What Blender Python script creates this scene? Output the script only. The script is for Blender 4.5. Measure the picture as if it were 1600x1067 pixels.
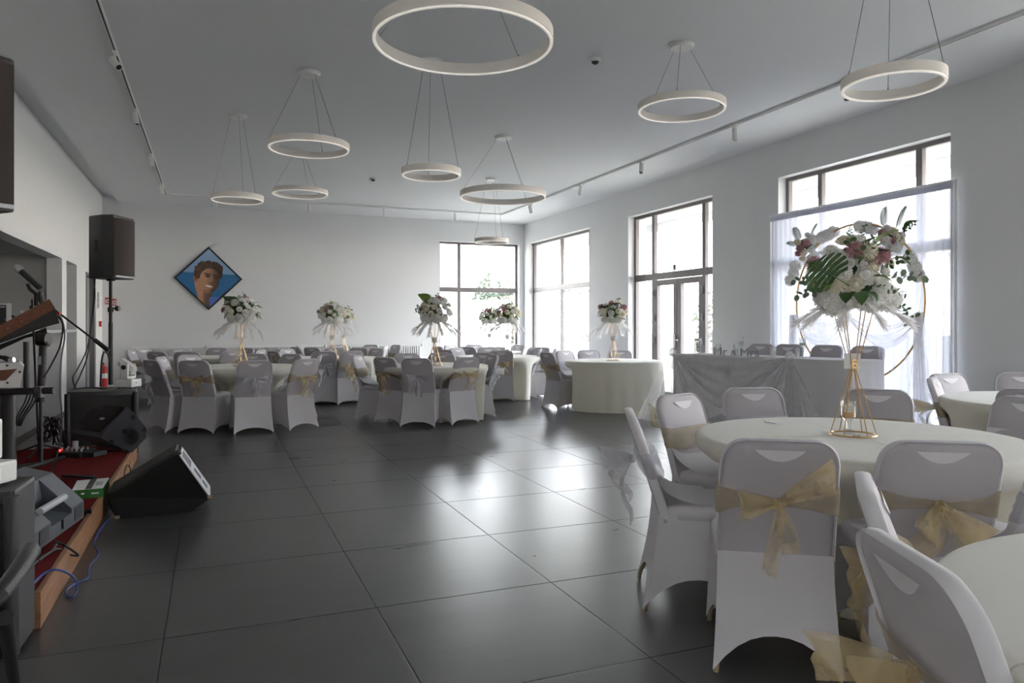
import bpy, bmesh, math, random
from math import sin, cos, pi, sqrt, radians, atan2
from mathutils import Vector, Matrix
for o in list(bpy.data.objects): bpy.data.objects.remove(o)
SC = bpy.context.scene; COL = SC.collection
# ------------------------------------------------------------------ camera, world, exposure
FPX, YAW, HOR, CAMH = 1146.3, 0.38718, 509.6, 1.30
cam_d = bpy.data.cameras.new('camera'); cam = bpy.data.objects.new('camera', cam_d); COL.objects.link(cam)
cam.location = (0, 0, CAMH); cam.rotation_euler = (pi/2, 0, -YAW)
cam_d.sensor_width = 36.0; cam_d.lens = FPX*36.0/1600.0; cam_d.shift_y = -(533.5-HOR)/1600.0
cam_d.clip_start = 0.05; cam_d.clip_end = 400
SC.camera = cam
SC.view_settings.view_transform = 'Standard'; SC.view_settings.look = 'None'
SC.view_settings.gamma = 1.0; SC.view_settings.use_curve_mapping = False
SC.view_settings.exposure = 1.80
SC.cycles.use_denoising = True
SC.cycles.transparent_max_bounces = 24
SC.cycles.diffuse_bounces = 6
SC.cycles.sample_clamp_indirect = 8
W = bpy.data.worlds.new('sky'); SC.world = W; W.use_nodes = True
wn = W.node_tree.nodes; wl = W.node_tree.links
bgn = wn['Background']; tcn = wn.new('ShaderNodeTexCoord'); sxn = wn.new('ShaderNodeSeparateXYZ'); crn = wn.new('ShaderNodeValToRGB')
wl.new(tcn.outputs['Generated'], sxn.inputs[0]); wl.new(sxn.outputs['Z'], crn.inputs[0]); wl.new(crn.outputs['Color'], bgn.inputs['Color'])
crn.color_ramp.elements[0].position = 0.0; crn.color_ramp.elements[0].color = (1.0, 0.91, 0.80, 1)
crn.color_ramp.elements[1].position = 0.9; crn.color_ramp.elements[1].color = (0.60, 0.78, 1.0, 1)
e = crn.color_ramp.elements.new(0.22); e.color = (0.90, 0.95, 1.0, 1)
bgn.inputs['Strength'].default_value = 6.0

c_, s_ = cos(YAW), sin(YAW)
def D(u, v, d):
    """point at depth d in front of the camera station seen along photo direction (u, v)"""
    xc = (u-800)/FPX*d
    return Vector((c_*xc+s_*d, -s_*xc+c_*d, CAMH-(v-HOR)*d/FPX))
def G(u, v, z=0.0): return D(u, v, (CAMH-z)*FPX/(v-HOR))
def PU(p):
    xc = c_*p[0]-s_*p[1]; d = s_*p[0]+c_*p[1]
    return 800+FPX*xc/d, d
FWD = Vector((s_, c_, 0)); RGT = Vector((c_, -s_, 0)); UP = Vector((0, 0, 1))

# ------------------------------------------------------------------ materials
def new_mat(name):
    m = bpy.data.materials.new(name); m.use_nodes = True
    return m, m.node_tree.nodes, m.node_tree.links, m.node_tree.nodes['Principled BSDF']
def mat(name, col, rough=0.6, metal=0.0, var=0.0, vscale=6.0, bump=0.0, bscale=80.0, sheen=0.0, spec=None, emit=0.0, trans=0.0):
    m, n, l, b = new_mat(name)
    b.inputs['Base Color'].default_value = (*col, 1); b.inputs['Roughness'].default_value = rough; b.inputs['Metallic'].default_value = metal
    if spec is not None: b.inputs['Specular IOR Level'].default_value = spec
    if sheen: b.inputs['Sheen Weight'].default_value = sheen
    if emit: b.inputs['Emission Color'].default_value = (*col, 1); b.inputs['Emission Strength'].default_value = emit
    if trans: b.inputs['Transmission Weight'].default_value = trans
    if var or bump:
        tc = n.new('ShaderNodeTexCoord')
    if var:
        nz = n.new('ShaderNodeTexNoise'); nz.inputs['Scale'].default_value = vscale; nz.inputs['Detail'].default_value = 5
        l.new(tc.outputs['Object'], nz.inputs['Vector'])
        mx = n.new('ShaderNodeMix'); mx.data_type = 'RGBA'
        mx.inputs[6].default_value = (*[c*(1-var) for c in col], 1); mx.inputs[7].default_value = (*[min(1, c*(1+var)) for c in col], 1)
        l.new(nz.outputs['Fac'], mx.inputs[0]); l.new(mx.outputs[2], b.inputs['Base Color'])
    if bump:
        nb = n.new('ShaderNodeTexNoise'); nb.inputs['Scale'].default_value = bscale; nb.inputs['Detail'].default_value = 3
        l.new(tc.outputs['Object'], nb.inputs['Vector'])
        bp = n.new('ShaderNodeBump'); bp.inputs['Strength'].default_value = bump; bp.inputs['Distance'].default_value = 0.01
        l.new(nb.outputs['Fac'], bp.inputs['Height']); l.new(bp.outputs[0], b.inputs['Normal'])
    return m
def cloth(name, col, transl=0.25, rough=0.8, bump=0.0, bscale=30, sheen=0.2, tcol=None, stretch=None, crease=False):
    """woven cloth: diffuse with some light passing through"""
    m, n, l, b = new_mat(name)
    b.inputs['Base Color'].default_value = (*col, 1); b.inputs['Roughness'].default_value = rough; b.inputs['Sheen Weight'].default_value = sheen
    b.inputs['Specular IOR Level'].default_value = 0.25
    t = n.new('ShaderNodeBsdfTranslucent'); t.inputs[0].default_value = (*(tcol or col), 1)
    mx = n.new('ShaderNodeMixShader'); mx.inputs[0].default_value = transl
    l.new(b.outputs[0], mx.inputs[1]); l.new(t.outputs[0], mx.inputs[2]); l.new(mx.outputs[0], n['Material Output'].inputs[0])
    if bump:
        tc = n.new('ShaderNodeTexCoord'); mp = n.new('ShaderNodeMapping')
        mp.inputs['Scale'].default_value = stretch or (1, 1, 1)
        nb = n.new('ShaderNodeTexNoise'); nb.inputs['Scale'].default_value = bscale; nb.inputs['Detail'].default_value = 2
        l.new(tc.outputs['Object'], mp.inputs[0]); l.new(mp.outputs[0], nb.inputs['Vector'])
        bp = n.new('ShaderNodeBump'); bp.inputs['Strength'].default_value = bump; bp.inputs['Distance'].default_value = 0.01
        l.new(nb.outputs['Fac'], bp.inputs['Height']); l.new(bp.outputs[0], b.inputs['Normal'])
        if crease:   # ironed fold lines of the cloth, a low relief
            sx = n.new('ShaderNodeSeparateXYZ'); mr_ = n.new('ShaderNodeMapping'); mr_.inputs['Rotation'].default_value = (0, 0, .35)
            l.new(tc.outputs['Object'], mr_.inputs[0]); l.new(mr_.outputs[0], sx.inputs[0]); prev = None
            for ax in ('X', 'Y'):
                ab = n.new('ShaderNodeMath'); ab.operation = 'ABSOLUTE'; l.new(sx.outputs[ax], ab.inputs[0])
                rg = n.new('ShaderNodeMapRange'); rg.inputs[1].default_value = 0; rg.inputs[2].default_value = .006; rg.inputs[3].default_value = 1; rg.inputs[4].default_value = 0
                l.new(ab.outputs[0], rg.inputs[0])
                if prev is None: prev = rg.outputs[0]
                else:
                    mxx = n.new('ShaderNodeMath'); mxx.operation = 'MAXIMUM'; l.new(prev, mxx.inputs[0]); l.new(rg.outputs[0], mxx.inputs[1]); prev = mxx.outputs[0]
            b2 = n.new('ShaderNodeBump'); b2.inputs['Strength'].default_value = 1.0; b2.inputs['Distance'].default_value = 0.004
            l.new(prev, b2.inputs['Height']); l.new(bp.outputs[0], b2.inputs['Normal']); l.new(b2.outputs[0], b.inputs['Normal'])
    return m
def sheer(name, col, alpha=0.55, sparkle=False, transl=0.4, scale=400, vary=0.06):
    """net cloth one can see through"""
    m, n, l, b = new_mat(name)
    b.inputs['Base Color'].default_value = (*col, 1); b.inputs['Roughness'].default_value = 0.55
    t = n.new('ShaderNodeBsdfTranslucent'); t.inputs[0].default_value = (*col, 1)
    mx = n.new('ShaderNodeMixShader'); mx.inputs[0].default_value = transl
    l.new(b.outputs[0], mx.inputs[1]); l.new(t.outputs[0], mx.inputs[2])
    tr = n.new('ShaderNodeBsdfTransparent'); m2 = n.new('ShaderNodeMixShader')
    tc = n.new('ShaderNodeTexCoord'); nz = n.new('ShaderNodeTexNoise'); nz.inputs['Scale'].default_value = 14; nz.inputs['Detail'].default_value = 3
    l.new(tc.outputs['Object'], nz.inputs['Vector'])
    mr = n.new('ShaderNodeMapRange'); mr.inputs[1].default_value = 0.3; mr.inputs[2].default_value = 0.7
    mr.inputs[3].default_value = max(0, alpha-vary); mr.inputs[4].default_value = min(1, alpha+vary)
    l.new(nz.outputs['Fac'], mr.inputs[0]); l.new(mr.outputs[0], m2.inputs[0])
    l.new(tr.outputs[0], m2.inputs[1]); l.new(mx.outputs[0], m2.inputs[2]); l.new(m2.outputs[0], n['Material Output'].inputs[0])
    if sparkle:
        b.inputs['Metallic'].default_value = 0.25
        v = n.new('ShaderNodeTexVoronoi'); v.inputs['Scale'].default_value = scale; l.new(tc.outputs['Object'], v.inputs['Vector'])
        bp = n.new('ShaderNodeBump'); bp.inputs['Strength'].default_value = 0.6; bp.inputs['Distance'].default_value = 0.004
        l.new(v.outputs['Distance'], bp.inputs['Height']); l.new(bp.outputs[0], b.inputs['Normal'])
    return m
def glass(name, tint=(1, 1, 1), refl=0.08):
    m, n, l, b = new_mat(name)
    tr = n.new('ShaderNodeBsdfTransparent'); tr.inputs[0].default_value = (*tint, 1)
    g = n.new('ShaderNodeBsdfGlossy'); g.inputs['Roughness'].default_value = 0.02
    lw = n.new('ShaderNodeLayerWeight'); lw.inputs[0].default_value = 0.25
    mt = n.new('ShaderNodeMath'); mt.operation = 'MULTIPLY_ADD'; mt.inputs[1].default_value = 0.35; mt.inputs[2].default_value = refl*0.4
    l.new(lw.outputs['Fresnel'], mt.inputs[0])
    mx = n.new('ShaderNodeMixShader'); l.new(mt.outputs[0], mx.inputs[0]); l.new(tr.outputs[0], mx.inputs[1]); l.new(g.outputs[0], mx.inputs[2])
    l.new(mx.outputs[0], n['Material Output'].inputs[0])
    return m
def wood(name, c1, c2, scale=(1, 12, 12), rough=0.5):
    m, n, l, b = new_mat(name); b.inputs['Roughness'].default_value = rough
    tc = n.new('ShaderNodeTexCoord'); mp = n.new('ShaderNodeMapping'); mp.inputs['Scale'].default_value = scale
    nz = n.new('ShaderNodeTexNoise'); nz.inputs['Scale'].default_value = 3; nz.inputs['Detail'].default_value = 6; nz.inputs['Distortion'].default_value = 0.6
    cr = n.new('ShaderNodeValToRGB'); cr.color_ramp.elements[0].position = 0.3; cr.color_ramp.elements[0].color = (*c1, 1)
    cr.color_ramp.elements[1].position = 0.7; cr.color_ramp.elements[1].color = (*c2, 1)
    l.new(tc.outputs['Object'], mp.inputs[0]); l.new(mp.outputs[0], nz.inputs['Vector']); l.new(nz.outputs['Fac'], cr.inputs[0]); l.new(cr.outputs[0], b.inputs['Base Color'])
    return m
M = {}
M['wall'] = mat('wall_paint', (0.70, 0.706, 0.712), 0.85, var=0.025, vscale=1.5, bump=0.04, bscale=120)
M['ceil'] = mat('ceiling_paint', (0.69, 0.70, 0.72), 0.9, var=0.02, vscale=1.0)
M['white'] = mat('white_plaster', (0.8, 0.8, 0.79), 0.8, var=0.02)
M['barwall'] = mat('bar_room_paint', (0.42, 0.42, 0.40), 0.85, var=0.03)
M['textured'] = mat('woven_wall_covering', (0.23, 0.22, 0.225), 0.95, var=0.3, vscale=60, bump=0.8, bscale=70)
M['grout'] = mat('grout', (0.14, 0.13, 0.12), 0.9)
M['frame'] = mat('window_metal', (0.17, 0.15, 0.15), 0.45)
M['doorgrey'] = mat('door_grey', (0.32, 0.33, 0.34), 0.5)
M['glass'] = glass('window_glass')
M['gl'] = glass('clear_glass', (0.96, 0.97, 0.97), 0.3)
M['lampwhite'] = mat('lamp_white', (0.88, 0.83, 0.77), 0.6)
M['diffuser'] = mat('lamp_diffuser', (0.92, 0.87, 0.81), 0.5, emit=0.12)
M['trackwhite'] = mat('track_white', (0.78, 0.78, 0.77), 0.5)
M['dark'] = mat('dark_gap', (0.02, 0.02, 0.02), 0.6)
M['wire'] = mat('steel_wire', (0.22, 0.22, 0.22), 0.4, 0.8)
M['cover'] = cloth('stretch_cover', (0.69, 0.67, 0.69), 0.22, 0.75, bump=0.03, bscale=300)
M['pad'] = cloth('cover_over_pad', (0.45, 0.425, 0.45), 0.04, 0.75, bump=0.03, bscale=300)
M['slot'] = cloth('single_layer_cover', (0.80, 0.785, 0.80), 0.3, 0.75)
M['tcloth'] = cloth('ivory_tablecloth', (0.85, 0.84, 0.785), 0.32, 0.7, bump=0.05, bscale=9, tcol=(0.84, 0.80, 0.58), crease=True)
M['hcloth'] = cloth('white_tablecloth', (0.84, 0.83, 0.84), 0.28, 0.7, bump=0.15, bscale=8)
M['tulle'] = sheer('white_tulle', (0.86, 0.85, 0.86), 0.42, vary=0.03)
M['curtain'] = sheer('sheer_curtain', (0.62, 0.64, 0.72), 0.965, transl=0.30, vary=0.01)
M['gold_org'] = sheer('gold_organza', (0.74, 0.60, 0.35), 0.40, True)
M['gold_sash'] = sheer('gold_sash_cloth', (0.62, 0.52, 0.34), 0.5, True)
M['silver_org'] = sheer('silver_organza', (0.78, 0.78, 0.82), 0.42, True)
M['silver_sash'] = sheer('silver_sash_cloth', (0.70, 0.69, 0.74), 0.6, True)
M['gold'] = mat('gold_metal', (0.62, 0.40, 0.18), 0.32, 1.0)
M['brass'] = mat('brass_foot', (0.45, 0.36, 0.22), 0.4, 0.7)
M['ply'] = mat('table_wood', (0.35, 0.25, 0.16), 0.6, var=0.2)
M['steel'] = mat('steel', (0.5, 0.5, 0.5), 0.35, 0.9)
M['black'] = mat('black_paint', (0.018, 0.017, 0.017), 0.55, var=0.2, vscale=20)
M['blackbox'] = mat('scuffed_black_box', (0.010, 0.0095, 0.009), 0.7, var=0.4, vscale=30, bump=0.2, bscale=200, spec=0.2)
M['blackpl'] = mat('black_plastic', (0.03, 0.03, 0.032), 0.42, bump=0.25, bscale=500)
M['greypl'] = mat('grey_plastic', (0.095, 0.105, 0.12), 0.42, bump=0.25, bscale=400)
M['grille'] = mat('speaker_grille', (0.13, 0.105, 0.095), 0.6, 0.3, bump=0.8, bscale=600)
M['darkgrille'] = mat('black_grille', (0.02, 0.019, 0.018), 0.6, bump=0.6, bscale=500)
M['greymetal'] = mat('light_grey_metal', (0.42, 0.44, 0.46), 0.5)
M['whitepl'] = mat('white_plastic', (0.64, 0.64, 0.62), 0.45)
M['red'] = mat('red_paint', (0.45, 0.02, 0.02), 0.45)
M['green'] = mat('green_print', (0.03, 0.16, 0.03), 0.5, var=0.2)
M['signgreen'] = mat('sign_green', (0.05, 0.22, 0.10), 0.5)
M['led'] = mat('red_led', (1.0, 0.03, 0.03), 0.4, emit=3)
M['blue'] = mat('blue_cable', (0.05, 0.09, 0.30), 0.5)
M['walnut'] = wood('walnut_cheek', (0.10, 0.03, 0.012), (0.20, 0.065, 0.025), (3, 30, 30))
M['stagewood'] = wood('stage_board', (0.26, 0.12, 0.055), (0.42, 0.21, 0.105), (6, 1, 14))
M['carpet'] = mat('red_carpet', (0.20, 0.022, 0.022), 1.0, var=0.45, vscale=220, bump=1.0, bscale=500, spec=0.1)
M['rosew'] = cloth('cream_petals', (0.88, 0.83, 0.70), 0.25, 0.6)
M['rosewh'] = cloth('white_petals', (0.90, 0.89, 0.86), 0.25, 0.6)
M['rosep'] = cloth('dusty_pink_petals', (0.60, 0.33, 0.36), 0.2, 0.6)
M['leafd'] = cloth('dark_green_leaf', (0.055, 0.12, 0.035), 0.10, 0.45)
M['leafl'] = cloth('light_green_leaf', (0.17, 0.27, 0.06), 0.25, 0.5)
M['leafe'] = cloth('grey_green_leaf', (0.16, 0.21, 0.14), 0.2, 0.6)
M['plume'] = sheer('white_plume', (0.86, 0.85, 0.85), 0.65)
M['candle'] = cloth('wax', (0.93, 0.91, 0.86), 0.5, 0.5)
M['card'] = mat('white_card', (0.78, 0.78, 0.76), 0.7)
M['silverglit'] = mat('silver_glitter', (0.36, 0.36, 0.37), 0.5, 0.4, bump=0.8, bscale=600)
M['rad'] = mat('radiator_enamel', (0.74, 0.75, 0.74), 0.4)
M['ground'] = mat('pale_paving', (0.42, 0.36, 0.28), 0.9, var=0.15, vscale=0.4)
M['field'] = mat('dry_grass', (0.085, 0.062, 0.034), 0.95, var=0.3, vscale=0.3)
M['outwall'] = mat('outdoor_white_render', (0.75, 0.75, 0.73), 0.9, var=0.05)
M['foliage'] = cloth('tree_leaves', (0.07, 0.085, 0.045), 0.25, 0.6)
M['bark'] = mat('bark', (0.10, 0.08, 0.06), 0.9, var=0.3)
M['paleblue'] = mat('pale_blue_paint', (0.30, 0.38, 0.44), 0.6, var=0.05)

def floor_tile_mat():
    m, n, l, b = new_mat('slate_tile')
    tc = n.new('ShaderNodeTexCoord'); oi = n.new('ShaderNodeObjectInfo'); ad = n.new('ShaderNodeVectorMath'); ad.operation = 'MULTIPLY_ADD'
    ad.inputs[1].default_value = (37, 11, 23)
    l.new(oi.outputs['Random'], ad.inputs[0]); l.new(tc.outputs['Object'], ad.inputs[2])
    n1 = n.new('ShaderNodeTexNoise'); n1.inputs['Scale'].default_value = 3.0; n1.inputs['Detail'].default_value = 8; n1.inputs['Roughness'].default_value = 0.6
    mp = n.new('ShaderNodeMapping'); mp.inputs['Scale'].default_value = (0.6, 1.6, 1); l.new(ad.outputs[0], mp.inputs[0]); l.new(mp.outputs[0], n1.inputs['Vector'])
    cr = n.new('ShaderNodeValToRGB'); cr.color_ramp.elements[0].position = 0.25; cr.color_ramp.elements[0].color = (0.036, 0.036, 0.036, 1)
    cr.color_ramp.elements[1].position = 0.8; cr.color_ramp.elements[1].color = (0.074, 0.073, 0.072, 1)
    l.new(n1.outputs['Fac'], cr.inputs[0]); l.new(cr.outputs[0], b.inputs['Base Color'])
    mr = n.new('ShaderNodeMapRange'); mr.inputs[3].default_value = 0.25; mr.inputs[4].default_value = 0.33; b.inputs['Specular IOR Level'].default_value = 0.95
    l.new(n1.outputs['Fac'], mr.inputs[0]); l.new(mr.outputs[0], b.inputs['Roughness'])
    n2 = n.new('ShaderNodeTexNoise'); n2.inputs['Scale'].default_value = 42; n2.inputs['Detail'].default_value = 6; n2.inputs['Roughness'].default_value = 0.6; n2.inputs['Distortion'].default_value = 0.2
    l.new(ad.outputs[0], n2.inputs['Vector'])
    bp = n.new('ShaderNodeBump'); bp.inputs['Strength'].default_value = 0.045; bp.inputs['Distance'].default_value = 0.008
    l.new(n2.outputs['Fac'], bp.inputs['Height']); l.new(bp.outputs[0], b.inputs['Normal'])
    return m
M['tile'] = floor_tile_mat()

# ------------------------------------------------------------------ mesh helpers
class MB:
    def __init__(s): s.v = []; s.f = []
    def add(s, vs, fs):
        o = len(s.v); s.v += [Vector(p) for p in vs]; s.f += [tuple(i+o for i in f) for f in fs]; return s
    def box(s, c, size, rot=None, bev=0.0):
        hx, hy, hz = [q/2 for q in size]; c = Vector(c)
        if bev <= 0:
            vs = [Vector((x*hx, y*hy, z*hz)) for x in (-1, 1) for y in (-1, 1) for z in (-1, 1)]
            fs = [(0, 1, 3, 2), (4, 6, 7, 5), (0, 4, 5, 1), (2, 3, 7, 6), (0, 2, 6, 4), (1, 5, 7, 3)]
        else:
            bm = bmesh.new(); bmesh.ops.create_cube(bm, size=1)
            for q in bm.verts: q.co = Vector((q.co.x*size[0], q.co.y*size[1], q.co.z*size[2]))
            bmesh.ops.bevel(bm, geom=bm.edges[:], offset=bev, segments=2, profile=0.7, affect='EDGES')
            bm.verts.index_update(); vs = [q.co.copy() for q in bm.verts]; fs = [[q.index for q in f.verts] for f in bm.faces]; bm.free()
        R = rot if rot is not None else Matrix.Identity(3)
        return s.add([R @ p + c for p in vs], fs)
    def ab(s, a, b, bev=0.0):
        return s.box([(a[i]+b[i])/2 for i in range(3)], [abs(b[i]-a[i]) for i in range(3)], None, bev)
    def tube(s, pts, r, n=8, caps=True, r1=None, closed=False):
        pts = [Vector(p) for p in pts]; N = len(pts); rings = []
        up = Vector((0, 0, 1)); prev = None
        for i, p in enumerate(pts):
            if closed: t = pts[(i+1) % N]-pts[i-1]
            else: t = pts[min(i+1, N-1)]-pts[max(i-1, 0)]
            t.normalize()
            if prev is None:
                a = t.orthogonal().normalized()
            else:
                a = prev-t*prev.dot(t)
                a = a.normalized() if a.length > 1e-6 else t.orthogonal().normalized()
            prev = a; b = t.cross(a)
            rr = r if r1 is None else r+(r1-r)*i/(N-1)
            rings.append([p+a*cos(2*pi*k/n)*rr+b*sin(2*pi*k/n)*rr for k in range(n)])
        vs = [q for R in rings for q in R]; fs = []
        for i in range(N if closed else N-1):
            j = (i+1) % N
            for k in range(n): fs.append((i*n+k, i*n+(k+1) % n, j*n+(k+1) % n, j*n+k))
        if caps and not closed: fs += [tuple(range(n))[::-1], tuple((N-1)*n+k for k in range(n))]
        return s.add(vs, fs)
    def cyl(s, p0, p1, r, n=16, r1=None): return s.tube([p0, p1], r, n, True, r1)
    def prism(s, pts, vec):
        pts = [Vector(p) for p in pts]; vec = Vector(vec); n = len(pts)
        fs = [tuple(range(n))[::-1], tuple(range(n, 2*n))]+[(i, (i+1) % n, (i+1) % n+n, i+n) for i in range(n)]
        return s.add(pts+[p+vec for p in pts], fs)
    def lathe(s, prof, c=(0, 0, 0), n=24, close=False):
        c = Vector(c); vs = []; fs = []; N = len(prof)
        for r, z in prof:
            for k in range(n): vs.append(c+Vector((r*cos(2*pi*k/n), r*sin(2*pi*k/n), z)))
        for i in range(N if close else N-1):
            j = (i+1) % N
            for k in range(n): fs.append((i*n+k, i*n+(k+1) % n, j*n+(k+1) % n, j*n+k))
        if not close:
            if prof[0][0] > 1e-5: fs.append(tuple(range(n))[::-1])
            if prof[-1][0] > 1e-5: fs.append(tuple((N-1)*n+k for k in range(n)))
        return s.add(vs, fs)
    def grid(s, fn, nu, nv, cu=False):
        vs = [fn(i/(nu if cu else nu-1), j/(nv-1)) for j in range(nv) for i in range(nu)]; fs = []
        for j in range(nv-1):
            for i in range(nu if cu else nu-1):
                k = (i+1) % nu
                fs.append((j*nu+i, j*nu+k, (j+1)*nu+k, (j+1)*nu+i))
        return s.add(vs, fs)
    def mesh(s, name, m, smooth=False, sharp=40):
        me = bpy.data.meshes.new(name); me.from_pydata([tuple(p) for p in s.v], [], s.f)
        bm = bmesh.new(); bm.from_mesh(me); bmesh.ops.recalc_face_normals(bm, faces=bm.faces); bm.to_mesh(me); bm.free()
        me.materials.append(m)
        if smooth:
            me.polygons.foreach_set('use_smooth', [True]*len(me.polygons))
            if sharp: me.set_sharp_from_angle(angle=radians(sharp))
        return me
    def build(s, name, m, parent=None, smooth=False, world=False, sharp=40):
        if world and parent is not None:
            o0 = Vector(parent.location); s.v = [p-o0 for p in s.v]
        return put(name, s.mesh(name, m, smooth, sharp), parent)
def put(name, mesh, parent=None, loc=None, rot=None, scale=None):
    o = bpy.data.objects.new(name, mesh); COL.objects.link(o)
    if parent is not None: o.parent = parent
    if loc is not None: o.location = loc
    if rot is not None: o.rotation_euler = rot
    if scale is not None: o.scale = (scale,)*3 if not hasattr(scale, '__len__') else scale
    return o
def tag(o, label, cat, group=None, kind=None):
    if label: o['label'] = label
    if cat: o['category'] = cat
    if group: o['group'] = group
    if kind: o['kind'] = kind
    return o
def thing(name, label, cat, loc=(0, 0, 0), rz=0.0, group=None):
    o = bpy.data.objects.new(name, None); COL.objects.link(o); o.empty_display_size = 0.1
    o.location = loc; o.rotation_euler = (0, 0, rz); return tag(o, label, cat, group)
def struct(name, mb, m, label, smooth=False, parent=None):
    o = mb.build(name, m, parent, smooth); o['kind'] = 'structure'; o['label'] = label
    if parent is None: o['category'] = name.split('_')[0]
    return o
def rotm(rx=0, ry=0, rz=0): return Matrix.Rotation(rz, 3, 'Z') @ Matrix.Rotation(ry, 3, 'Y') @ Matrix.Rotation(rx, 3, 'X')
_fonts = {}
def text_mesh(txt, size, depth, m, name):
    cu = bpy.data.curves.new(name, 'FONT'); cu.body = txt; cu.size = size; cu.extrude = depth; cu.align_x = 'CENTER'; cu.align_y = 'BOTTOM_BASELINE'
    cu.bevel_depth = 0.0; cu.resolution_u = 3
    ob = bpy.data.objects.new(name, cu); COL.objects.link(ob)
    dg = bpy.context.evaluated_depsgraph_get(); dg.update()
    me = bpy.data.meshes.new_from_object(ob.evaluated_get(dg)); me.name = name
    bpy.data.objects.remove(ob); me.materials.clear(); me.materials.append(m)
    return me

# ------------------------------------------------------------------ room shell
XL, XR, YB, YF, ZC = -2.1, 7.3, 17.1, -4.0, 3.87
TH = 0.35
fl = struct('floor', MB().ab((XL-4.2, YF-.2, -0.2), (XR+TH, YB+TH, -0.012)), M['grout'], 'dark grey slate tile floor with thin joints')
tile = MB().box((0, 0, -0.006), (0.886, 0.910, 0.012), None, 0.0022).mesh('tile', M['tile'])
TX, TY = 0.8896, 0.9143
for i in range(-3, 10):
    for j in range(-3, 17):
        x = -0.189+TX*(i+0.5); y = 2.461+TY*(j+0.5)
        if x-TX/2 < XL-.45 or x-TX/2 > XR or y-TY/2 > YB: continue
        put('tile', tile, fl, (x, y, 0))
fillf = MB().ab((XL-.6, YF, -.012), (XR, 2.461-3*TY, -.001)).build('floor_near', M['tile'], fl)
mb = MB()
mb.ab((-1.82, YF, ZC), (XR, YB, ZC+.12)).ab((XL, YF, ZC+.12), (XR, YB, ZC+.3))
struct('ceiling', mb, M['ceil'], 'plain pale grey ceiling with a shadow gap along the left wall')
# right wall with openings; front-to-back
OPEN = [(-2.6, -0.08), (1.45, 3.97), (5.49, 8.07), (9.53, 12.06), (13.6, 16.83)]
ZT = 3.37
mb = MB(); y = YF-.2
for a, b in OPEN:
    mb.ab((XR, y, 0), (XR+TH, a, ZC+.3)); mb.ab((XR, a, ZT), (XR+TH, b, ZC+.3)); y = b
mb.ab((XR, y, 0), (XR+TH, YB+TH, ZC+.3))
struct('wall_right', mb, M['wall'], 'pale grey right wall pierced by tall windows')
BW = (5.08, 7.17)
mb = MB().ab((XL-.2, YB, 0), (BW[0], YB+TH, ZC+.3)).ab((BW[0], YB, ZT), (BW[1], YB+TH, ZC+.3)).ab((BW[1], YB, 0), (XR, YB+TH, ZC+.3))
struct('wall_back', mb, M['wall'], 'pale grey back wall behind the banquet tables')
struct('wall_front', MB().ab((XL-.2, YF-.3, 0), (XR, YF, ZC+.3)), M['wall'], 'pale wall behind the viewpoint')
HY0, HY1 = 5.4, 12.77
mb = MB()
LO = (-3.7, -2.5)  # added opening out of view, lets fill light in from the left
mb.ab((XL-.2, YF, 0), (XL, LO[0], ZC+.3)).ab((XL-.2, LO[0], ZT), (XL, LO[1], ZC+.3)).ab((XL-.2, LO[1], 0), (XL, HY0, ZC+.3)).ab((XL-.2, HY0, 2.32), (XL, HY1, ZC+.3)).ab((XL-.2, HY1, 0), (XL, 13.14, ZC+.3))
mb.ab((XL-.2, 13.14, 2.32), (XL, 14.06, ZC+.3)).ab((XL-.2, 14.06, 0), (XL, 14.99, ZC+.3)).ab((XL-.2, 14.99, 2.27), (XL, 16.23, ZC+.3)).ab((XL-.2, 16.23, 0), (XL, YB, ZC+.3))
struct('wall_left', mb, M['white'], 'white left wall with the bar hatch and doorways')
struct('wall_bar_front', MB().ab((XL-.2, HY0, 0), (XL-.01, HY1, 1.21)), M['textured'], 'grey woven covering on the bar front under the hatch')
struct('trim_1', MB().ab((XL-.35, HY0+.02, 1.21), (XL+.17, 12.95, 1.255), .004), M['greymetal'], 'grey ledge along the bar hatch')
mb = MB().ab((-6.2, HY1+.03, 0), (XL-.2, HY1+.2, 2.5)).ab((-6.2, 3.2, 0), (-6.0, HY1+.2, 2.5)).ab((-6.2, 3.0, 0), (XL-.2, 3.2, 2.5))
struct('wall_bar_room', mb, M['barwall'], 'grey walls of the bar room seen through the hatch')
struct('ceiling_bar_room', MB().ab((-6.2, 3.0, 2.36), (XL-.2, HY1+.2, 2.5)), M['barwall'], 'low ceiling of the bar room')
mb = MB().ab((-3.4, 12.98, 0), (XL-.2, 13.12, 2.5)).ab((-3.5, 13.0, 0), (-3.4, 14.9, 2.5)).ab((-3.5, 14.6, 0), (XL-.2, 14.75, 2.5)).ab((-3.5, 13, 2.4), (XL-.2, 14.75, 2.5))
struct('wall_passage', mb, M['barwall'], 'grey walls of the short passage beside the bar')

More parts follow.
